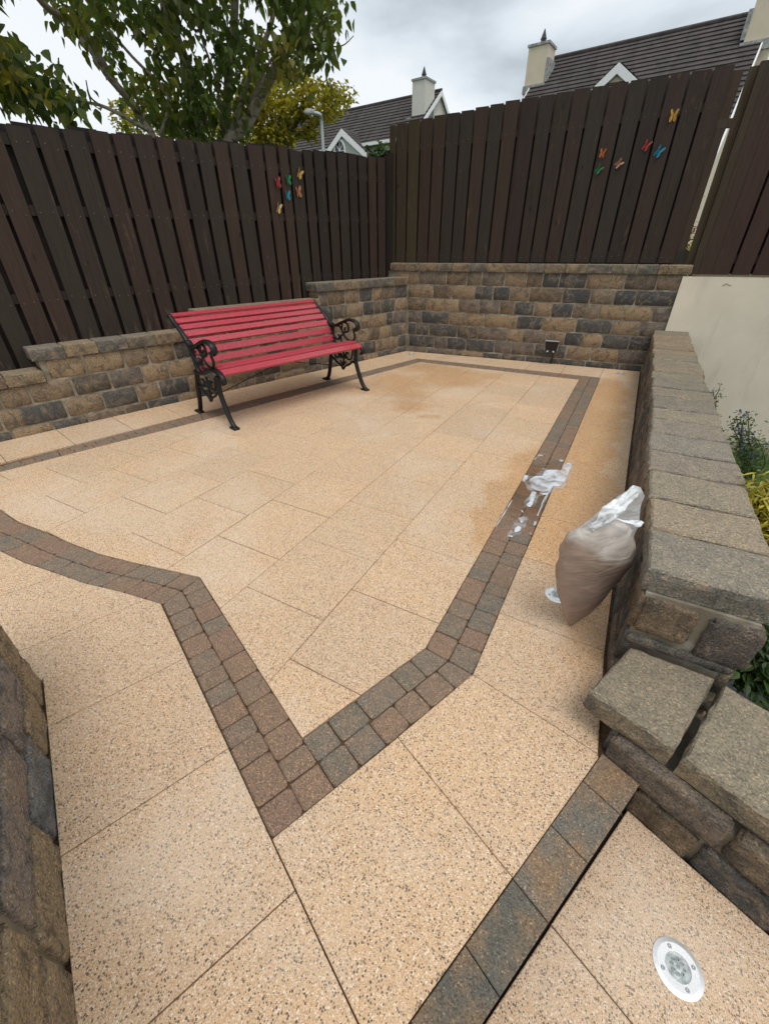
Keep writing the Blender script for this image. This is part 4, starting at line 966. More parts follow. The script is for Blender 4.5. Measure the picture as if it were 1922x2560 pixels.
# ------------------------------------------------------------------ floodlight
fp = onplane(1380, 862, BA, BB); fl = tag(empty('floodlight', tuple(fp)), 'small black floodlight on the back wall with its cable running to the paving', 'floodlight')
u3, n3 = np.array((*bu, 0)), np.array((*bn, 0)); z3 = np.array((0, 0, 1.0))
tn = n3*cos(.28)+z3*sin(.28)*-1; tz = z3*cos(.28)+n3*sin(.28)
o_ = fp+n3*.085+z3*0.0
m_ = MB(); m_.obox(o_, u3, -tn, tz, -.088, .088, 0.006, .03, -.062, .062); m_.make('housing', M_grey, fl)
m_ = MB(); m_.hexa([tuple(o_+u3*a+tn*b_+tz*c) for a, b_, c in ((-.070, -.006, -.070), (.070, -.006, -.070), (.070, .012, -.070), (-.070, .012, -.070))][::1], [tuple(o_+u3*a+tn*b_+tz*c) for a, b_, c in ((-.086, -.006, .060), (.086, -.006, .060), (.086, .012, .060), (-.086, .012, .060))]); m_.make('glass_panel', M_black, fl)
for q_ in (-.04, .035): m_ = MB(); m_.tube([o_+u3*q_-z3*.06, o_+u3*q_-z3*.077], .011, 8); m_.make('bracket', M_white, fl)
m_ = MB(); m_.tube(spline([o_+u3*.01-z3*.05, o_+u3*.03-z3*.10, fp+n3*.028+u3*.035-z3*.17, fp+n3*.022+u3*.03-z3*(fp[2]-0.002)]), .0085, 8); m_.tube([o_-tn*.02-z3*.02, fp+n3*.01-z3*.02], .012, 8); m_.make('cable', M_black, fl, smooth=True)

# ------------------------------------------------------------------ bag of sand
ZB = lambda x, y: (1350+x*.3155, 1180+y*.3155)
hf = np.array((WW[0], WW[1], 0)); hf /= np.linalg.norm(hf); hr = np.array((hf[1], -hf[0], 0))
bp = G(*ZB(235, 1222)); BC = bp+hf*0.0
def onbag(x, y, back=0.0):
    d = ray(*ZB(x, y)); c = BC+hf*back; return CAM+d*(((c-CAM)@hf)/(d@hf))
levels = [((225, 1218), (245, 1222)), ((212, 1190), (290, 1195)), ((190, 1130), (385, 1130)), ((165, 1050), (470, 1050)), ((140, 960), (545, 965)), ((124, 880), (610, 880)), ((122, 800), (675, 800)), ((130, 730), (745, 720)), ((145, 650), (762, 650)), ((165, 580), (757, 560)), ((190, 520), (742, 500)), ((232, 468), (715, 440)), ((330, 430), (660, 395)), ((440, 425), (600, 385))]
M_bag = plain('plastic_over_wet_sand', (0.33, 0.245, 0.20), 0.24, 0.5, nscale=7, namp=0.15, bstr=0)
def bag_bump(m, s, dist):
    nt = m.node_tree; b = nt.nodes['Principled BSDF']; P = pos(nt)
    n = noise(nt, stretch(nt, P, (0.6, 0.6, 1.3)), 18, 3, 0.5, 1.0); n2 = nd(nt, 'TexWave', {'wave_type': 'BANDS'}, Vector=stretch(nt, P, (0.3, 0.2, 1.0)), Scale=9.0, Distortion=7.0, Detail=3.0).outputs['Fac']
    h = math_(nt, 'ADD', n, math_(nt, 'MULTIPLY', n2, 0.5)); bump(nt, b, h, s, dist)
bag_bump(M_bag, 0.45, 0.014)
nt = M_bag.node_tree; b = nt.nodes['Principled BSDF']; P = pos(nt)
q0, q1 = onbag(200, 500), onbag(700, 735); eu = hr; ga = float((q1-q0)@eu); slope = (q1[2]-q0[2])/ga
pv = nd(nt, 'VectorMath', {'operation': 'SUBTRACT'}, _0=P, _1=tuple(float(v) for v in q0)).outputs[0]
lev_ = nd(nt, 'VectorMath', {'operation': 'DOT_PRODUCT'}, _0=pv, _1=(float(-slope*eu[0]), float(-slope*eu[1]), 1.0)).outputs['Value']
lev_ = math_(nt, 'ADD', lev_, math_(nt, 'MULTIPLY', math_(nt, 'SUBTRACT', noise(nt, P, 11, 3, 0.5), 0.5), 0.10))
cs = b.inputs['Base Color'].links[0].from_socket
nt.links.new(mixc(nt, nd(nt, 'MapRange', _0=lev_, _1=-0.012, _2=0.02, _3=0.0, _4=1.0).outputs[0], cs, ramp(nt, noise(nt, P, 13, 3, 0.5, 0.5), [(0.3, (0.42, 0.355, 0.31)), (0.7, (0.58, 0.53, 0.48))])), b.inputs['Base Color'])
M_poly, nt, b = newmat('thin_white_polythene', 0.3, 0.5); b.inputs['Base Color'].default_value = (0.72, 0.72, 0.72, 1)
tr = nd(nt, 'BsdfTransparent'); trl = nd(nt, 'BsdfTranslucent', Color=(0.8, 0.8, 0.8)); ms = nd(nt, 'MixShader', _0=0.35, _1=b.outputs[0], _2=trl.outputs[0])
fres = noise(nt, pos(nt), 16, 4, 0.6, 1.0); al = ramp(nt, fres, [(0.35, 0.35), (0.6, 0.85)])
ms2 = nd(nt, 'MixShader', _0=al, _1=tr.outputs[0], _2=ms.outputs[0]); nt.links.new(ms2.outputs[0], nt.nodes['Material Output'].inputs['Surface']); bag_bump(M_poly, 0.6, 0.015)
M_poly2, nt, b = newmat('cloudy_polythene_over_sand', 0.3, 0.5); bag_bump(M_poly2, 0.5, 0.012)
nt.links.new(ramp(nt, noise(nt, pos(nt), 14, 3, 0.5, 0.5), [(0.3, (0.30, 0.23, 0.18)), (0.7, (0.46, 0.40, 0.35))]), b.inputs['Base Color'])
bag = tag(empty('sand_bag', tuple(bp)), 'knotted white plastic bag full of brown sand leaning on the right wall', 'bag')
def bag_rings(lv, depthk, n=28, back=0.0, sag=0.0, wr=0.006):
    V = []; R = []
    for i, (a, b_) in enumerate(lv):
        p, q = onbag(*a, back), onbag(*b_, back); c = (p+q)/2; hw = (q-p)/2; rd = c-CAM; rd = rd/np.linalg.norm(rd); dep = rd*np.linalg.norm(hw)*depthk
        ring = []
        for k in range(n):
            an = 2*pi*k/n; v = hw*cos(an)+dep*sin(an)
            w_ = 1+wr*14*mnoise.noise(Vector((cos(an)*2.0, sin(an)*2.0, i*0.55)))*min(1, i/3)+wr*6*sin(an*9+i*1.3)*min(1, i/4)
            pt = c+v*w_; pt[2] = max(pt[2], 0.004); pt[0] = min(pt[0], 1.083); ring.append(pt)
        R.append(ring)
    return R
def ringmesh(R, name, mat, parent, cap0=True, cap1=True, smooth=True):
    n = len(R[0]); V = [p for r in R for p in r]; F = []
    for i in range(len(R)-1):
        for k in range(n): F.append((i*n+k, i*n+(k+1) % n, (i+1)*n+(k+1) % n, (i+1)*n+k))
    if cap0: F.append(tuple(range(n))[::-1])
    if cap1: F.append(tuple((len(R)-1)*n+k for k in range(n)))
    return mk(name, V, F, mat, parent, smooth=smooth)
fine = []
for a, b_ in zip(levels[:-1], levels[1:]):
    for f in (0, .5): fine.append((lerp(a[0], b_[0], f), lerp(a[1], b_[1], f)))
fine.append(levels[-1])
R_ = bag_rings(fine, 0.72, wr=0.004)
ringmesh(R_, 'bag_body', M_bag, bag, True, True)
neck = [((225, 480), (745, 500)), ((330, 420), (775, 420)), ((420, 350), (790, 340)), ((510, 270), (812, 250)), ((620, 195), (815, 190)), ((700, 140), (805, 150)), ((718, 118), (795, 122)), ((735, 108), (770, 112))]
ringmesh(bag_rings(neck, 0.22, 24, 0.02, wr=0.012), 'loose_neck', M_poly, bag, False, True)
def flap(pts, name, back=-0.06, th=.002):
    """crumpled sheet: fan of the outline, split fine and creased"""
    P = [onbag(x, y, back+bk) for x, y, bk in pts]; c = sum(P)/len(P)-hf*0.012; T = [(P[i], P[(i+1) % len(P)], c) for i in range(len(P))]
    for _ in range(3):
        T2 = []
        for a, b_, d in T:
            ab, bd, da = (a+b_)/2, (b_+d)/2, (d+a)/2; T2 += [(a, ab, da), (ab, b_, bd), (da, bd, d), (ab, bd, da)]
        T = T2
    ix = {}; V = []; F = []
    def vid(p):
        k = tuple(round(float(v), 5) for v in p)
        if k not in ix:
            q = Vector(p); dd = 0.016*(abs(mnoise.noise(q*28))-.15)+0.007*mnoise.noise(q*70)
            ix[k] = len(V); V.append(p-hf*dd+UZv*0.004*mnoise.noise(q*45+Vector((5, 5, 5))))
        return ix[k]
    for t in T: F.append(tuple(vid(p) for p in t))
    n = len(V); V += [v+hf*th for v in V]; F += [tuple(i+n for i in f)[::-1] for f in F]
    return mk(name, V, F, M_white2, bag, smooth=True)
UZv = np.array((0, 0, 1.0))
M_white2 = plain('crumpled_white_polythene', (0.74, 0.76, 0.78), 0.3, 0.5, nscale=30, namp=0.12, bstr=0.6, bdist=0.01)
flap([(375, 435, 0), (440, 380, 0), (500, 280, 0), (600, 215, .02), (715, 130, .03), (735, 108, .03), (790, 118, .03), (800, 150, .03), (770, 200, .02), (700, 260, .0), (650, 330, -.01), (585, 375, -.02), (500, 420, -.01), (420, 465, 0)], 'knotted_handle')
flap([(585, 372, 0), (700, 385, .0), (790, 380, -.01), (828, 405, -.01), (735, 442, -.01), (690, 412, 0)], 'handle_tail')

# ------------------------------------------------------------------ soapy water
foam = MB()
M_foam, nt, b = newmat('soap_suds', 0.35, 0.5); P = pos(nt)
b.inputs['Base Color'].default_value = (0.82, 0.86, 0.90, 1); bump(nt, b, noise(nt, P, 45, 2), 0.25, .003)
al = ramp(nt, noise(nt, P, 13, 3, 0.5, 0.3), [(0.32, 0.18), (0.62, 0.85)]); nt.links.new(al, b.inputs['Alpha'])
ZF = lambda x, y: W(1220+x*.3151, 1100+y*.3151)
def blob(pts, z=0.004, h=0.003):
    p = [ZF(x, y) for x, y in pts]; p = ccw(p); p = roundpoly(p, .012, 2); n = len(p)
    q = inset(p, 0.004); foam.add([(x, y, z) for x, y in p]+[(x, y, z+h) for x, y in q], [(i, (i+1) % n, n+(i+1) % n, n+i) for i in range(n)]+[tuple(range(n, 2*n))])
blob_pts = []
blob([(320, 320), (370, 290), (430, 290), (440, 250), (500, 238), (575, 245), (600, 200), (640, 180), (665, 200), (640, 260), (610, 330), (570, 370), (510, 365), (490, 400), (440, 420), (380, 400), (335, 375)], .0035, .004)
blob([(555, 160), (580, 158), (600, 170), (575, 180)])
blob([(345, 410), (385, 420), (365, 470), (350, 520), (330, 540), (295, 520), (330, 490), (325, 460)])
blob([(400, 420), (440, 425), (480, 420), (470, 435), (430, 440)])
blob([(210, 700), (240, 685), (265, 700), (250, 730), (205, 735)]); blob([(235, 620), (262, 618), (285, 650), (262, 665)]); blob([(255, 565), (275, 560), (280, 585)])
blob([(150, 760), (200, 765), (190, 778)]); blob([(290, 280), (318, 285), (310, 320), (285, 335), (265, 330)]); blob([(360, 165), (400, 118), (440, 125), (400, 135)])
blob([(500, 372), (515, 372), (440, 500), (395, 600), (385, 615), (430, 490)], .0055, .002)
blob([(365, 650), (385, 655), (375, 680), (355, 690)], .0055, .002); blob([(325, 740), (345, 745), (335, 760)], .0055, .002)
blob([(55, 690), (75, 660), (150, 540), (185, 480), (190, 486), (150, 556), (80, 672), (62, 700)], .0055, .002)
foam_o = tag(foam.make('soap_foam', M_foam), 'white soapy water lying on the wet cobbles beside the bag', 'soapy water')
foam = MB()
blob([(270, 300), (330, 262), (400, 262), (430, 225), (510, 215), (580, 222), (600, 178), (655, 160), (690, 195), (665, 270), (630, 345), (585, 392), (530, 385), (500, 430), (440, 440), (400, 445), (385, 500), (345, 550), (285, 545), (280, 500), (330, 440), (310, 390)], .0025, .0012)
blob([(190, 690), (220, 640), (280, 600), (320, 620), (290, 700), (260, 750), (190, 765), (140, 775)], .0025, .0012)
M_film, nt, b = newmat('thin_soap_film', 0.2, 0.6); b.inputs['Base Color'].default_value = (0.72, 0.74, 0.76, 1)
nt.links.new(ramp(nt, noise(nt, pos(nt), 11, 3, 0.5, 0.3), [(0.38, 0.0), (0.66, 0.45)]), b.inputs['Alpha'])
foam.make('soap_film', M_film, foam_o)

# ------------------------------------------------------------------ trees
def inpoly(x, y, poly):
    c = False; n = len(poly)
    for i in range(n):
        x1, y1 = poly[i]; x2, y2 = poly[i-1]
        if (y1 > y) != (y2 > y) and x < (x2-x1)*(y-y1)/(y2-y1)+x1: c = not c
    return c
LW = [1.0]
def add_leaf(V, F, p, L, wid, rng, droop=0.75):
    wid *= LW[0]
    th = rng.uniform(0, 2*pi); el = -abs(rng.gauss(droop, 0.35)); d = np.array((cos(th)*cos(el), sin(th)*cos(el), sin(el)))
    s = np.cross(d, np.array((rng.uniform(-.6, .6), rng.uniform(-.6, .6), 1.0))); s /= np.linalg.norm(s)+1e-9; nn = np.cross(s, d)
    b0 = len(V); w = wid*L; k = nn*w*0.22; lp_ = ((.10, .22), (.30, .50), (.55, .43), (.78, .20)); cu = -UZ_*L*0.10
    V += [p]+[p+d*L*f+s*w*g_+k*g_*2+cu*f*f for f, g_ in lp_]+[p+d*L+cu]+[p+d*L*f-s*w*g_+k*g_*2+cu*f*f for f, g_ in lp_[::-1]]+[p+d*L*.42+cu*.2]
    F += [(b0+i, b0+(i+1) % 10, b0+10) for i in range(10)]
UZ_ = np.array((0, 0, 1.0))
rng = random.Random(11)
tree = tag(empty('broadleaf_tree', tuple(atdist(520, 340, 7.0)*np.array((1, 1, 0)))), 'large leafy tree with pale branching stems behind the left fence', 'tree')
dens = [([(70, -320), (900, -320), (868, 60), (820, 110), (760, 90), (745, 190), (650, 215), (600, 290), (400, 300), (355, 300), (330, 240), (290, 200), (245, 130), (160, 60), (120, 10)], 6300, 6.0, 8.0),
        ([(-120, 80), (20, 90), (60, 135), (95, 200), (150, 235), (215, 252), (190, 285), (150, 262), (95, 262), (0, 235), (-120, 220)], 850, 5.2, 6.4),
        ([(-130, -330), (100, -330), (50, -90), (-40, -40), (-130, 20)], 600, 5.0, 6.6),
        ([(700, 60), (830, 60), (845, 110), (770, 190), (700, 180)], 240, 5.8, 6.8),
        ([(100, 150), (160, 170), (225, 235), (180, 270), (130, 240)], 60, 5.4, 6.2),
        ([(330, 240), (640, 230), (620, 335), (430, 345), (340, 320)], 420, 6.6, 7.6)]
V, F = [], []
for poly, n, d0, d1 in dens:
    xs = [p[0] for p in poly]; ys_ = [p[1] for p in poly]; k = 0
    while k < n:
        x, y = rng.uniform(min(xs), max(xs)), rng.uniform(min(ys_), max(ys_))
        if not inpoly(x, y, poly): continue
        if n > 1000 and mnoise.noise(Vector((x*0.011, y*0.011, 2.2))) < -0.26+0.12*rng.random(): k += 0.25; continue
        c = atdist(x, y, rng.uniform(d0, d1))
        for j in range(rng.randint(1, 3)):
            add_leaf(V, F, c+np.array([rng.gauss(0, .06) for _ in range(3)]), rng.uniform(.064, .108), rng.uniform(.60, .76), rng, .85); k += 1
sprigs = [((835, 150), (884, 88), 5.2), ((760, 120), (850, 150), 5.2), ((60, 250), (165, 285), 4.7), ((25, 170), (110, 245), 4.7)]
mk('crown', V, F, M_leaf, tree)
stems = [([(500, 345), (485, 260), (470, 170), (440, 90), (425, 0), (400, -150)], 6.0, (.085, .05)),
         ([(470, 170), (450, 110), (415, 60), (400, -60)], 6.0, (.05, .03)), ([(500, 345), (487, 270), (468, 215), (455, 120)], 5.9, (.05, .03)),
         ([(560, 350), (568, 260), (572, 170), (585, 60), (590, -150)], 6.2, (.07, .045)),
         ([(570, 350), (620, 300), (655, 230), (700, 150), (735, 75), (760, -20), (780, -200)], 5.8, (.085, .05)),
         ([(575, 345), (600, 260), (635, 160), (680, 50), (700, -100)], 5.7, (.04, .025)),
         ([(380, 335), (350, 280), (290, 210), (240, 130), (175, 60), (110, 10), (60, -60)], 5.6, (.05, .03)),
         ([(375, 330), (320, 250), (262, 180), (240, 130)], 5.5, (.035, .03)), ([(370, 325), (300, 285), (250, 262), (215, 255)], 5.5, (.026, .014)),
         ([(250, 262), (225, 240), (215, 200)], 5.5, (.012, .006)), ([(262, 180), (215, 110), (150, 40), (100, -60)], 5.5, (.03, .018)),
         ([(620, 260), (690, 130), (760, 90), (815, 40)], 5.5, (.02, .008)), ([(690, 130), (780, 110), (850, 115), (884, 88)], 5.3, (.012, .004)),
         ([(140, 235), (85, 180), (30, 130), (-60, 60)], 4.8, (.014, .01)), ([(215, 255), (140, 235), (95, 225), (60, 215)], 4.9, (.01, .006)), ([(160, 270), (110, 290), (72, 285)], 4.7, (.007, .003)),
         ([(400, 340), (420, 240), (330, 140), (250, 40), (220, -60)], 5.6, (.022, .012)), ([(520, 330), (500, 230), (420, 160), (340, 60)], 5.5, (.016, .008)), ([(560, 330), (540, 200), (500, 80), (480, -40)], 5.4, (.016, .008))]
for i, (pp, d, (r0, r1)) in enumerate(stems):
    m_ = MB(); d = d*1.17+.1; r0 *= .80; r1 *= .85; P = spline([atdist(x, y, d+0.15*sin(i*3+j)) for j, (x, y) in enumerate(pp)], 4)
    if i in (0, 3, 4, 6): P = [P[0]*np.array((1, 1, 0))+np.array((0, 0, -.5))]+P
    n = len(P); m_.tube(P, [(r0+(r1-r0)*k/(n-1)) for k in range(n)], 8); m_.make('stem' if i in (0, 3, 4, 6) else 'branch', M_bark if r0 > .015 else M_bark2, tree, smooth=True)
# yellow-green tree further away
tree2 = tag(empty('broadleaf_tree', tuple(atdist(680, 330, 17.0)*np.array((1, 1, 0)))), 'yellow-green tree further away between the leafy tree and the grey house', 'tree')
V, F = [], []
cl = []
for poly, n in (([(560, 250), (640, 190), (700, 180), (745, 172), (800, 200), (850, 230), (868, 285), (800, 310), (785, 350), (700, 370), (560, 370)], 60), ([(270, 250), (330, 215), (420, 230), (560, 240), (560, 370), (330, 345), (290, 300)], 42)):
    k = 0
    while k < n:
        x, y = rng.uniform(260, 880), rng.uniform(165, 370)
        if inpoly(x, y, poly): cl.append((x, y, n)); k += 1
for x, y, n in cl:
    c = atdist(x, y, rng.uniform(15.5, 18.5)); R0 = rng.uniform(.30, .62)
    for j in range(int(105*R0/.45) if n == 60 else 40):
        v = np.array([rng.gauss(0, 1) for _ in range(3)]); v = v/np.linalg.norm(v)*R0*rng.random()**.4*np.array((1, 1, .55))
        add_leaf(V, F, c+v, rng.uniform(.08, .15), .75, rng, .3)
mk('crown', V, F, M_leaf2, tree2)
for i in range(16):
    a = rng.uniform(0, 1); tx = rng.uniform(560, 860) if i > 4 else rng.uniform(290, 500); ty = rng.uniform(190, 300)
    m_ = MB(); P = spline([atdist(640, 420, 17), atdist(640+(tx-640)*.35+rng.uniform(-20, 20), 370, 17), atdist(640+(tx-640)*.75, (ty+370)/2, 17), atdist(tx, ty, 17)], 5); n = len(P)
    m_.tube(P, [.10*(1-k/n)+.02 for k in range(n)], 6); m_.make('branch', M_bark2, tree2)
m_ = MB(); P0 = atdist(640, 420, 17); m_.tube([P0*np.array((1, 1, 0)), P0], [.2, .13], 8); m_.make('trunk', M_bark2, tree2)

# garden plants ---------------------------------------------------------
def shrub(name, label, cat, pts, dist, mat, n, L, bloom=None, group=None, spread=.05, nb=0, bs=.018, base=None):
    P = [atdist(x, y, dist) for x, y in pts]; base = P[0] if base is None else np.array(base)
    t = tag(empty(name, tuple(base)), label, cat, group); V, F = [], []; st_ = MB()
    for p in P[1:]:
        mid = (base+p)/2+np.array([rng.gauss(0, .03) for _ in range(3)]); Q = spline([base, mid, p], 6); st_.tube(Q, [.005*(1-.7*k/len(Q))+.001 for k in range(len(Q))], 5)
        for j in range(n):
            f = rng.uniform(.25, 1.05); q = Q[min(len(Q)-1, int(f*(len(Q)-1)))]
            add_leaf(V, F, q+np.array([rng.gauss(0, spread) for _ in range(3)]), rng.uniform(.7, 1.3)*L, .5, rng, 0.0)
    st_.make('stem', M_bark2, t); mk('foliage', V, F, mat, t)
    if bloom:
        Vb, Fb = [], []
        for p in P[1:]:
            for j in range(nb):
                c = p+np.array([rng.gauss(0, spread*.9) for _ in range(3)])
                for q in range(10):
                    v = np.array([rng.gauss(0, 1) for _ in range(3)]); v = v/np.linalg.norm(v)*bs; b0 = len(Vb); e_ = np.cross(v, (0.3, .5, .8))*.5
                    Vb += [c+v*.2, c+v+e_, c+v*1.1, c+v-e_]; Fb.append((b0, b0+1, b0+2, b0+3))
        mk('blossom', Vb, Fb, bloom, t)
    return t
d_ = 4.6
shrub('flowering_shrub', 'small-leaved shrub with blue flower heads in front of the cream wall', 'shrub', [(1880, 1180), (1842, 1060), (1860, 1040), (1870, 1036), (1856, 1080), (1832, 1070), (1895, 1100), (1868, 1110), (1845, 1100), (1880, 1130), (1900, 1135), (1840, 1040), (1855, 1110), (1880, 1090), (1860, 1130), (1870, 1150), (1862, 1070), (1850, 1085)], 4.3, M_leaf3, 95, .030, M_bloom, None, .032, 1, .022, base=(G(1880, 1195, -.85)))
shrub('flowering_shrub', 'lone sprig with tiny blue buds further along the right-hand wall', 'shrub', [(1790, 1010), (1782, 975), (1800, 968), (1778, 985), (1790, 990)], 4.9, M_leaf3, 40, .024, M_bloom, None, .022, 2, .013, base=(G(1800, 1100, -.8)))
LW[0] = .45
shrub('golden_shrub', 'bright yellow feathery plant just beyond the right-hand coping', 'shrub', [(1950, 1400), (1890, 1210), (1905, 1235), (1920, 1260), (1900, 1260), (1910, 1290), (1925, 1320), (1935, 1240), (1940, 1300), (1930, 1350), (1950, 1280), (1895, 1225), (1915, 1225), (1915, 1340), (1930, 1380)], 2.35, M_gold, 170, .045, spread=.032); LW[0] = 1.0
shrub('low_shrub', 'green leafy plant low down behind the end of the right-hand wall', 'shrub', [(1960, 1700), (1905, 1590), (1915, 1610), (1900, 1640), (1920, 1650), (1890, 1660), (1925, 1690), (1940, 1620), (1935, 1580)], 2.35, M_leaf3, 110, .05, spread=.035)
shrub('climbing_plant', 'green leaf sprays showing above the corner where the two fences meet', 'plant', [(955, 400), (945, 372), (960, 362), (935, 380), (965, 378), (972, 385), (928, 388)], 7.2, M_leaf3, 30, .07, spread=.04)
shrub('pink_shrub', 'pink and yellow plant glimpsed through the slot between the fence panels', 'shrub', [(1712, 660), (1728, 500), (1722, 530), (1718, 560), (1712, 600), (1735, 480), (1708, 625), (1716, 580)], 8.5, M_gold, 45, .05, M_pinkbloom, None, .06, 9, .035)
# lawn and dark bed behind the right wall
V, F = [], []
for i in range(9000):
    x, y = rng.uniform(1.5, 5.2), rng.uniform(1.6, 5.6); z = gz(x, y); h = rng.uniform(.02, .05); a = rng.uniform(0, 2*pi); b0 = len(V); w_ = .004
    V += [(x-cos(a)*w_, y-sin(a)*w_, z), (x+cos(a)*w_, y+sin(a)*w_, z), (x+rng.uniform(-.02, .02), y+rng.uniform(-.02, .02), z+h)]; F.append((b0, b0+1, b0+2))
g_ = mk('grass', V, F, M_grass, loc=(3, 3.5, -.8)); g_['kind'] = 'stuff'; g_['label'] = 'short green grass below the cream wall'
V = []; F = []; nx_, ny_ = 26, 20
for j in range(ny_):
    for i in range(nx_):
        x = 1.43+i*.05; y = -0.2+j*.1; V.append((x, y, gz(x, y)+0.03+.035*mnoise.noise(Vector((x*9, y*3, 1)))+.02*abs(mnoise.noise(Vector((x*22, y*9, 4))))))
for j in range(ny_-1):
    for i in range(nx_-1): q = j*nx_+i; F.append((q, q+1, q+nx_+1, q+nx_))
struct(mk('weed_membrane', V, F, plain('black_weed_fabric', (0.025, 0.026, 0.03), .6, .3, nscale=60, namp=.4, bstr=.5, bdist=.01), smooth=True), 'creased black weed sheet over the planting bed')

# ------------------------------------------------------------------ houses
DR = np.array((-.994, .11, 0)); DR /= np.linalg.norm(DR); DN = np.array((-.11, -.994, 0)); DN /= np.linalg.norm(DN); UZ = np.array((0, 0, 1.0))
def roof_slope(mb, R, a0, a1, w, pitch, step=0.30, side=1, th=.05):
    """tiled slope: stepped courses down from the ridge R"""
    nrows = int(w/cos(pitch)/step)+1; dn = DN*side
    for i in range(nrows):
        s0, s1 = i*step, min((i+1)*step+.02, w/cos(pitch)); o0, o1 = s0*cos(pitch), s1*cos(pitch); z0, z1 = -s0*sin(pitch), -s1*sin(pitch)
        nrm = dn*sin(pitch)+UZ*cos(pitch); lift = .045
        A = R+DR*a0+dn*o0+UZ*z0; B = R+DR*a1+dn*o0+UZ*z0; C_ = R+DR*a1+dn*o1+UZ*z1+nrm*lift; D = R+DR*a0+dn*o1+UZ*z1+nrm*lift
        C2, D2 = C_-nrm*.06, D-nrm*.06
        f = [(0, 1, 2, 3), (3, 2, 4, 5)] if side < 0 else [(3, 2, 1, 0), (5, 4, 2, 3)]
        mb.add([A, B, C_, D, C2, D2], f)
def chimney(parent, c, su, sn, z0, z1, mat, label=None):
    m_ = MB(); m_.obox(c*np.array((1, 1, 0)), DR, DN, UZ, -su, su, -sn, sn, z0, z1); ch = m_.make('chimney', mat, parent)
    m_ = MB(); m_.obox(c*np.array((1, 1, 0)), DR, DN, UZ, -su-.05, su+.05, -sn-.05, sn+.05, z1+.001, z1+.09); m_.make('chimney_cap', M_lead, ch)
    t = c*np.array((1, 1, 0))+UZ*(z1+.09); m_ = MB(); m_.tube([t, t+UZ*.22], [.13, .12], 8); m_.tube([t+UZ*.22, t+UZ*.24, t+UZ*.55], [.15, .13, .015], 8); m_.make('chimney_cowl', M_black, ch)
    return ch
PT = radians(38)
def Zat(px, py, x, y):
    d = ray(px, py); A = np.array([[d[0], 0], [d[1], 0], [d[2], -1.0]]); return np.linalg.lstsq(A, np.array([x, y, 0])-CAM, rcond=None)[0][1]
def onroof(px, py, R, w_off=0.0):
    nn = DN*sin(PT)+UZ*cos(PT); d = ray(px, py); return CAM+d*(((R-CAM)@nn)/(d@nn))
# house 1, cream, right
R1 = G(1371, 150, 9.0); LEN = 8.45; W1 = 6.3
h1 = tag(empty('house', (R1[0]-4*DR[0], R1[1]-4*DR[1], 0)), 'cream rendered house with a long dark tiled roof at upper right', 'house')
m_ = MB(); roof_slope(m_, R1, 0.12, -LEN-.12, W1, PT); roof_slope(m_, R1, 0.12, -LEN-.12, W1, PT, side=-1)
m_.tube([R1+DR*.14+UZ*.03, R1-DR*(LEN+.14)+UZ*.03], .09, 8); roof1 = m_.make('roof', M_roof, h1)
ez = 9.0-W1*tan(PT)
m_ = MB()
def gable(mb, R, a, w, zlow, sgn, th=.25):
    o = R+DR*a; k = w-.28; V = [o-DN*k*1+UZ*(-k*tan(PT)-.08), o+UZ*(-.10), o+DN*k+UZ*(-k*tan(PT)-.08)]; lo_ = [np.array((v[0], v[1], zlow)) for v in (V[0], V[2])]
    ring = [lo_[0], V[0], V[1], V[2], lo_[1]]; r2 = [p-DR*sgn*th for p in ring]; n = 5
    mb.add(ring+r2, [tuple(range(n)), tuple(range(n, 2*n))[::-1]]+[(i, n+i, n+(i+1) % n, (i+1) % n) for i in range(n)])
gable(m_, R1, 0.0, W1, -.5, 1); gable(m_, R1, -LEN, W1, -.5, -1)
m_.obox(R1*np.array((1, 1, 0)), DR, DN, UZ, -LEN+.25, -.25, W1-.55, W1-.30, -.5, ez+.1); m_.obox(R1*np.array((1, 1, 0)), DR, DN, UZ, -LEN+.25, -.25, -W1+.30, -W1+.55, -.5, ez+.1)
m_.make('wall', M_hcream, h1)
m_ = MB(); m_.obox(R1*np.array((1, 1, 0)), DR, DN, UZ, -LEN-.1, .1, W1+.0, W1+.12, ez-.08, ez+.04); m_.make('gutter', M_white, h1)
def barge(parent, R, a, w, sides=(1, -1), wd=.22, th=.05):
    for s in sides:
        m_ = MB(); p0 = R+DR*a+UZ*(.02); p1 = R+DR*a+DN*s*(w+.02)-UZ*((w+.02)*tan(PT))
        V = [p0, p1, p1-UZ*wd, p0-UZ*wd]; V2 = [v+DR*th for v in V]; m_.add(V+V2, [(0, 1, 2, 3), (7, 6, 5, 4), (0, 4, 5, 1), (1, 5, 6, 2), (2, 6, 7, 3), (3, 7, 4, 0)]); m_.make('barge_board', M_white, parent)
barge(h1, R1, 0.02+.12, W1); barge(h1, R1, -LEN-.17, W1)
c1 = onroof(1338, 205, R1); cc1 = R1+DR*(-.02)+DN*1.25
ztop = Zat(1345, 118, cc1[0], cc1[1])
chimney(h1, R1+DR*.0+DN*1.05, .46, .48, 7.0, ztop, M_hcream)
m_ = MB(); m_.obox((R1+DN*1.05)*np.array((1, 1, 0)), DR, DN, UZ, -.53, .50, .40, .56, 7.58, 7.86); m_.obox((R1+DN*1.05)*np.array((1, 1, 0)), DR, DN, UZ, -.56, -.455, -.4, .5, 7.9, 8.7); m_.make('flashing', M_lead, h1)
chimney(h1, R1-DR*(LEN-.0)+DN*1.05, .46, .48, 7.0, ztop, M_hcream)
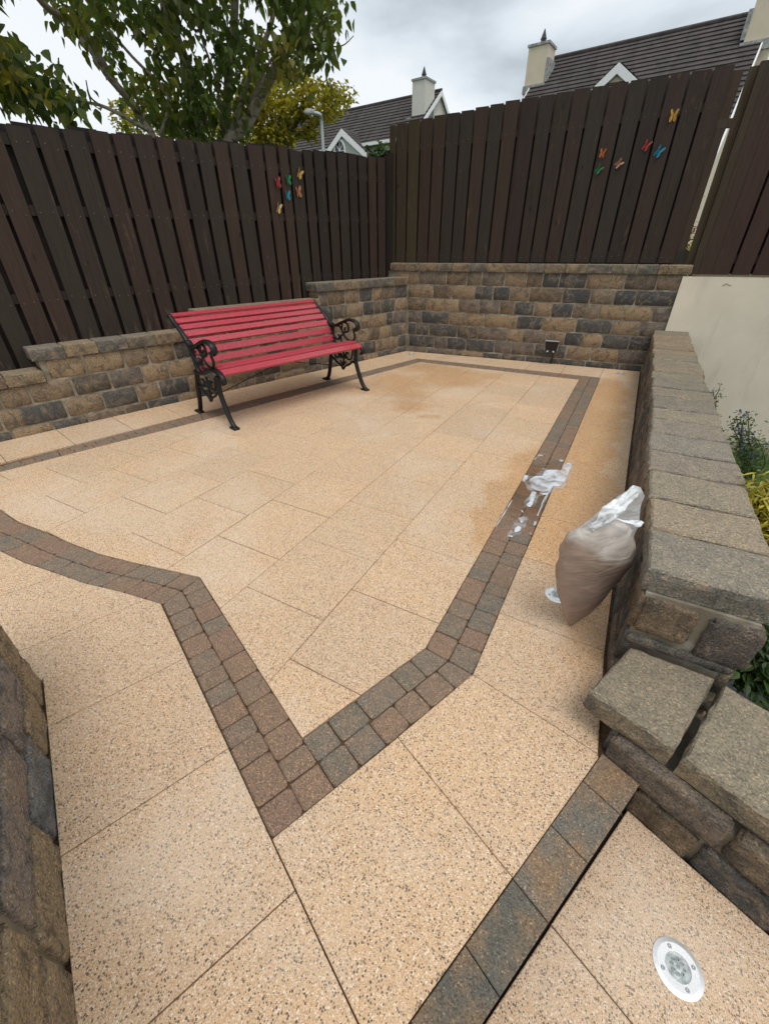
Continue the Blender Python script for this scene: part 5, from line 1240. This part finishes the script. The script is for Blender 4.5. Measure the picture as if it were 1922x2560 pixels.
m_ = MB(); m_.obox((R1-DR*LEN+DN*1.05)*np.array((1, 1, 0)), DR, DN, UZ, -.50, .56, .40, .56, 7.58, 7.86); m_.obox((R1-DR*LEN+DN*1.05)*np.array((1, 1, 0)), DR, DN, UZ, .455, .60, -.4, .5, 7.95, 8.75); m_.make('flashing', M_lead, h1)
def dormer(parent, R, peakpx, footL, footR, walm, deep=2.6, fwd=None):
    """small front gable: its face stands where the bearing of its peak meets a plane parallel to the ridge"""
    pk = onroof(*peakpx, R)+DN*1.15 if fwd is None else R+DN*fwd; d = ray(*peakpx); pk = CAM+d*(((pk-CAM)@DN)/(d@DN))
    def on(px): d = ray(*px); return CAM+d*(((pk-CAM)@DN)/(d@DN))
    a, b_ = on(footL), on(footR); sl = ((pk[2]-a[2])/abs((pk-a)@DR)+(pk[2]-b_[2])/abs((pk-b_)@DR))/2; w = 1.9
    m_ = MB()
    for s in (1, -1):
        q = pk+DR*s*w-UZ*w*sl; back = -DN*deep
        nrow = 8
        for i in range(nrow):
            f0, f1 = i/nrow, (i+1)/nrow+.01; A, B = pk+(q-pk)*f0+DN*.15, pk+(q-pk)*f1+DN*.15+UZ*.04
            m_.add([A, B, B+back, A+back], [(0, 1, 2, 3) if s < 0 else (3, 2, 1, 0)]); m_.add([B, B-UZ*.06, B-UZ*.06+back, B+back], [(0, 1, 2, 3)])
    m_.make('dormer_roof', M_roof, parent)
    for s in (1, -1):
        m_ = MB(); q = pk+DR*s*w-UZ*w*sl; V = [pk+DN*.16-UZ*.02, q+DN*.16-UZ*.02, q+DN*.16-UZ*.32, pk+DN*.16-UZ*.36]; V2 = [v-DN*.05 for v in V]; m_.add(V+V2, [(0, 1, 2, 3), (7, 6, 5, 4), (0, 4, 5, 1), (1, 5, 6, 2), (2, 6, 7, 3), (3, 7, 4, 0)]); m_.make('barge_board', M_white, parent)
    k = w-.12; P = [pk-UZ*.12, pk+DR*k-UZ*(k*sl+.12), pk+DR*k-UZ*(k*sl+2.8), pk-DR*k-UZ*(k*sl+2.8), pk-DR*k-UZ*(k*sl+.12)]; P2 = [p-DN*deep for p in P]; n = 5
    m_ = MB(); m_.add(P+P2, [tuple(range(n)), tuple(range(n, 2*n))[::-1]]+[(i, n+i, n+(i+1) % n, (i+1) % n) for i in range(n)]); m_.make('dormer_wall', walm, parent)
    return pk, on, sl
dormer(h1, R1, (1550, 155), (1482, 222), (1598, 200), M_hcream)
# house 2, grey, centre
R2 = G(1099, 227, 9.0); W2 = 3.1
h2 = tag(empty('house', (R2[0]+4*DR[0], R2[1]+4*DR[1], 0)), 'pale grey house with dark tiled roof and one chimney, seen past the trees', 'house')
m_ = MB(); roof_slope(m_, R2, -.12, 13.0, W2, PT); roof_slope(m_, R2, -.12, 13.0, W2, PT, side=-1); m_.tube([R2-DR*.14+UZ*.03, R2+DR*13+UZ*.03], .09, 8); m_.make('roof', M_roof, h2)
ez = 9-W2*tan(PT); m_ = MB(); gable(m_, R2, 0.0, W2, -.5, -1); m_.make('gable_wall', M_hwhite, h2)
m_ = MB(); m_.obox(R2*np.array((1, 1, 0)), DR, DN, UZ, .25, 13, W2-.5, W2-.25, -.5, ez+.1); m_.obox(R2*np.array((1, 1, 0)), DR, DN, UZ, .25, 13, -W2+.25, -W2+.5, -.5, ez+.1); m_.make('wall', M_hgrey, h2)
m_ = MB(); m_.obox(R2*np.array((1, 1, 0)), DR, DN, UZ, -.1, 13, W2, W2+.14, ez-.10, ez+.05); m_.make('gutter', M_white, h2)
barge(h2, R2, -.17, W2)
ztop = Zat(1068, 207, *(R2+DR*.45+DN*.95)[:2]); chimney(h2, R2+DR*.42+DN*1.10, .42, .52, 6.8, ztop, M_hwhite)
m_ = MB(); m_.obox((R2+DR*.42+DN*1.1)*np.array((1, 1, 0)), DR, DN, UZ, .43, .75, -.2, .62, 7.55, 7.72); m_.make('flashing', M_lead, h2)
pk, on, sl = dormer(h2, R2, (857, 320), (822, 372), (905, 366), M_hgrey, 3.4, W2+.35)
wc = on((850, 377)); fr = MB(); pts = [(wc+DR*.42*cos(a)+UZ*.52*sin(a)) for a in np.linspace(0, pi, 13)]; pts = [wc+DR*.42-UZ*.8]+pts+[wc-DR*.42-UZ*.8]
fr.tube([p+DN*.03 for p in pts], .07, 6); wf = fr.make('window_frame', M_white, h2)
n = len(pts); mk('pane', [p+DN*.012 for p in pts]+[p-DN*.03 for p in pts], [tuple(range(n)), tuple(range(n, 2*n))[::-1]]+[(i, n+i, n+(i+1) % n, (i+1) % n) for i in range(n)], M_glass, wf)
br = MB(); br.tube([wc-UZ*.7+DN*.03, wc+UZ*.5+DN*.03], .02, 4); br.tube([wc-DR*.4+DN*.03, wc+DR*.4+DN*.03], .02, 4); br.tube([wc+DN*.03, wc+DR*.3+UZ*.35+DN*.03], .02, 4); br.tube([wc+DN*.03, wc-DR*.3+UZ*.35+DN*.03], .02, 4); br.make('glazing_bar', M_white, wf)
# window to the right of it under the eave
wo = (R2*np.array((1, 1, 0)))+DN*(W2-.25); al_ = (on((930, 380))-R2)@DR
m_ = MB(); m_.obox(wo, DR, DN, UZ, al_-.75, al_+.75, .005, .07, ez-1.9, ez-.35); w2 = m_.make('window_frame', M_white, h2)
m_ = MB(); m_.obox(wo, DR, DN, UZ, al_-.66, al_+.66, .072, .078, ez-1.8, ez-.45); m_.make('pane', M_glass, w2)
# street lamp
lp = atdist(808, 370, 13.5); top = atdist(806, 300, 13.5)
lamp = tag(empty('street_lamp', (lp[0], lp[1], -.3)), 'slim grey street lamp leaning its arm left in front of the grey house', 'street lamp')
a1, a2 = atdist(790, 278, 13.5), atdist(770, 287-7, 13.5)
m_ = MB(); m_.tube([(lp[0], lp[1], -.3), (lp[0], lp[1], top[2]-.5)], [.06, .045], 8); m_.make('pole', M_pole, lamp)
m_ = MB(); m_.tube(spline([np.array((lp[0], lp[1], top[2]-.5)), np.array((lp[0], lp[1], top[2])), atdist(800, 286, 13.5), atdist(786, 281, 13.5)]), .035, 8); m_.make('arm', M_pole, lamp)
m_ = MB(); m_.tube([atdist(788, 282, 13.5), atdist(778, 279, 13.5), atdist(768, 279, 13.5), atdist(760, 281, 13.5)], [.03, .06, .06, .03], 10); m_.make('lamp_head', M_lead, lamp)
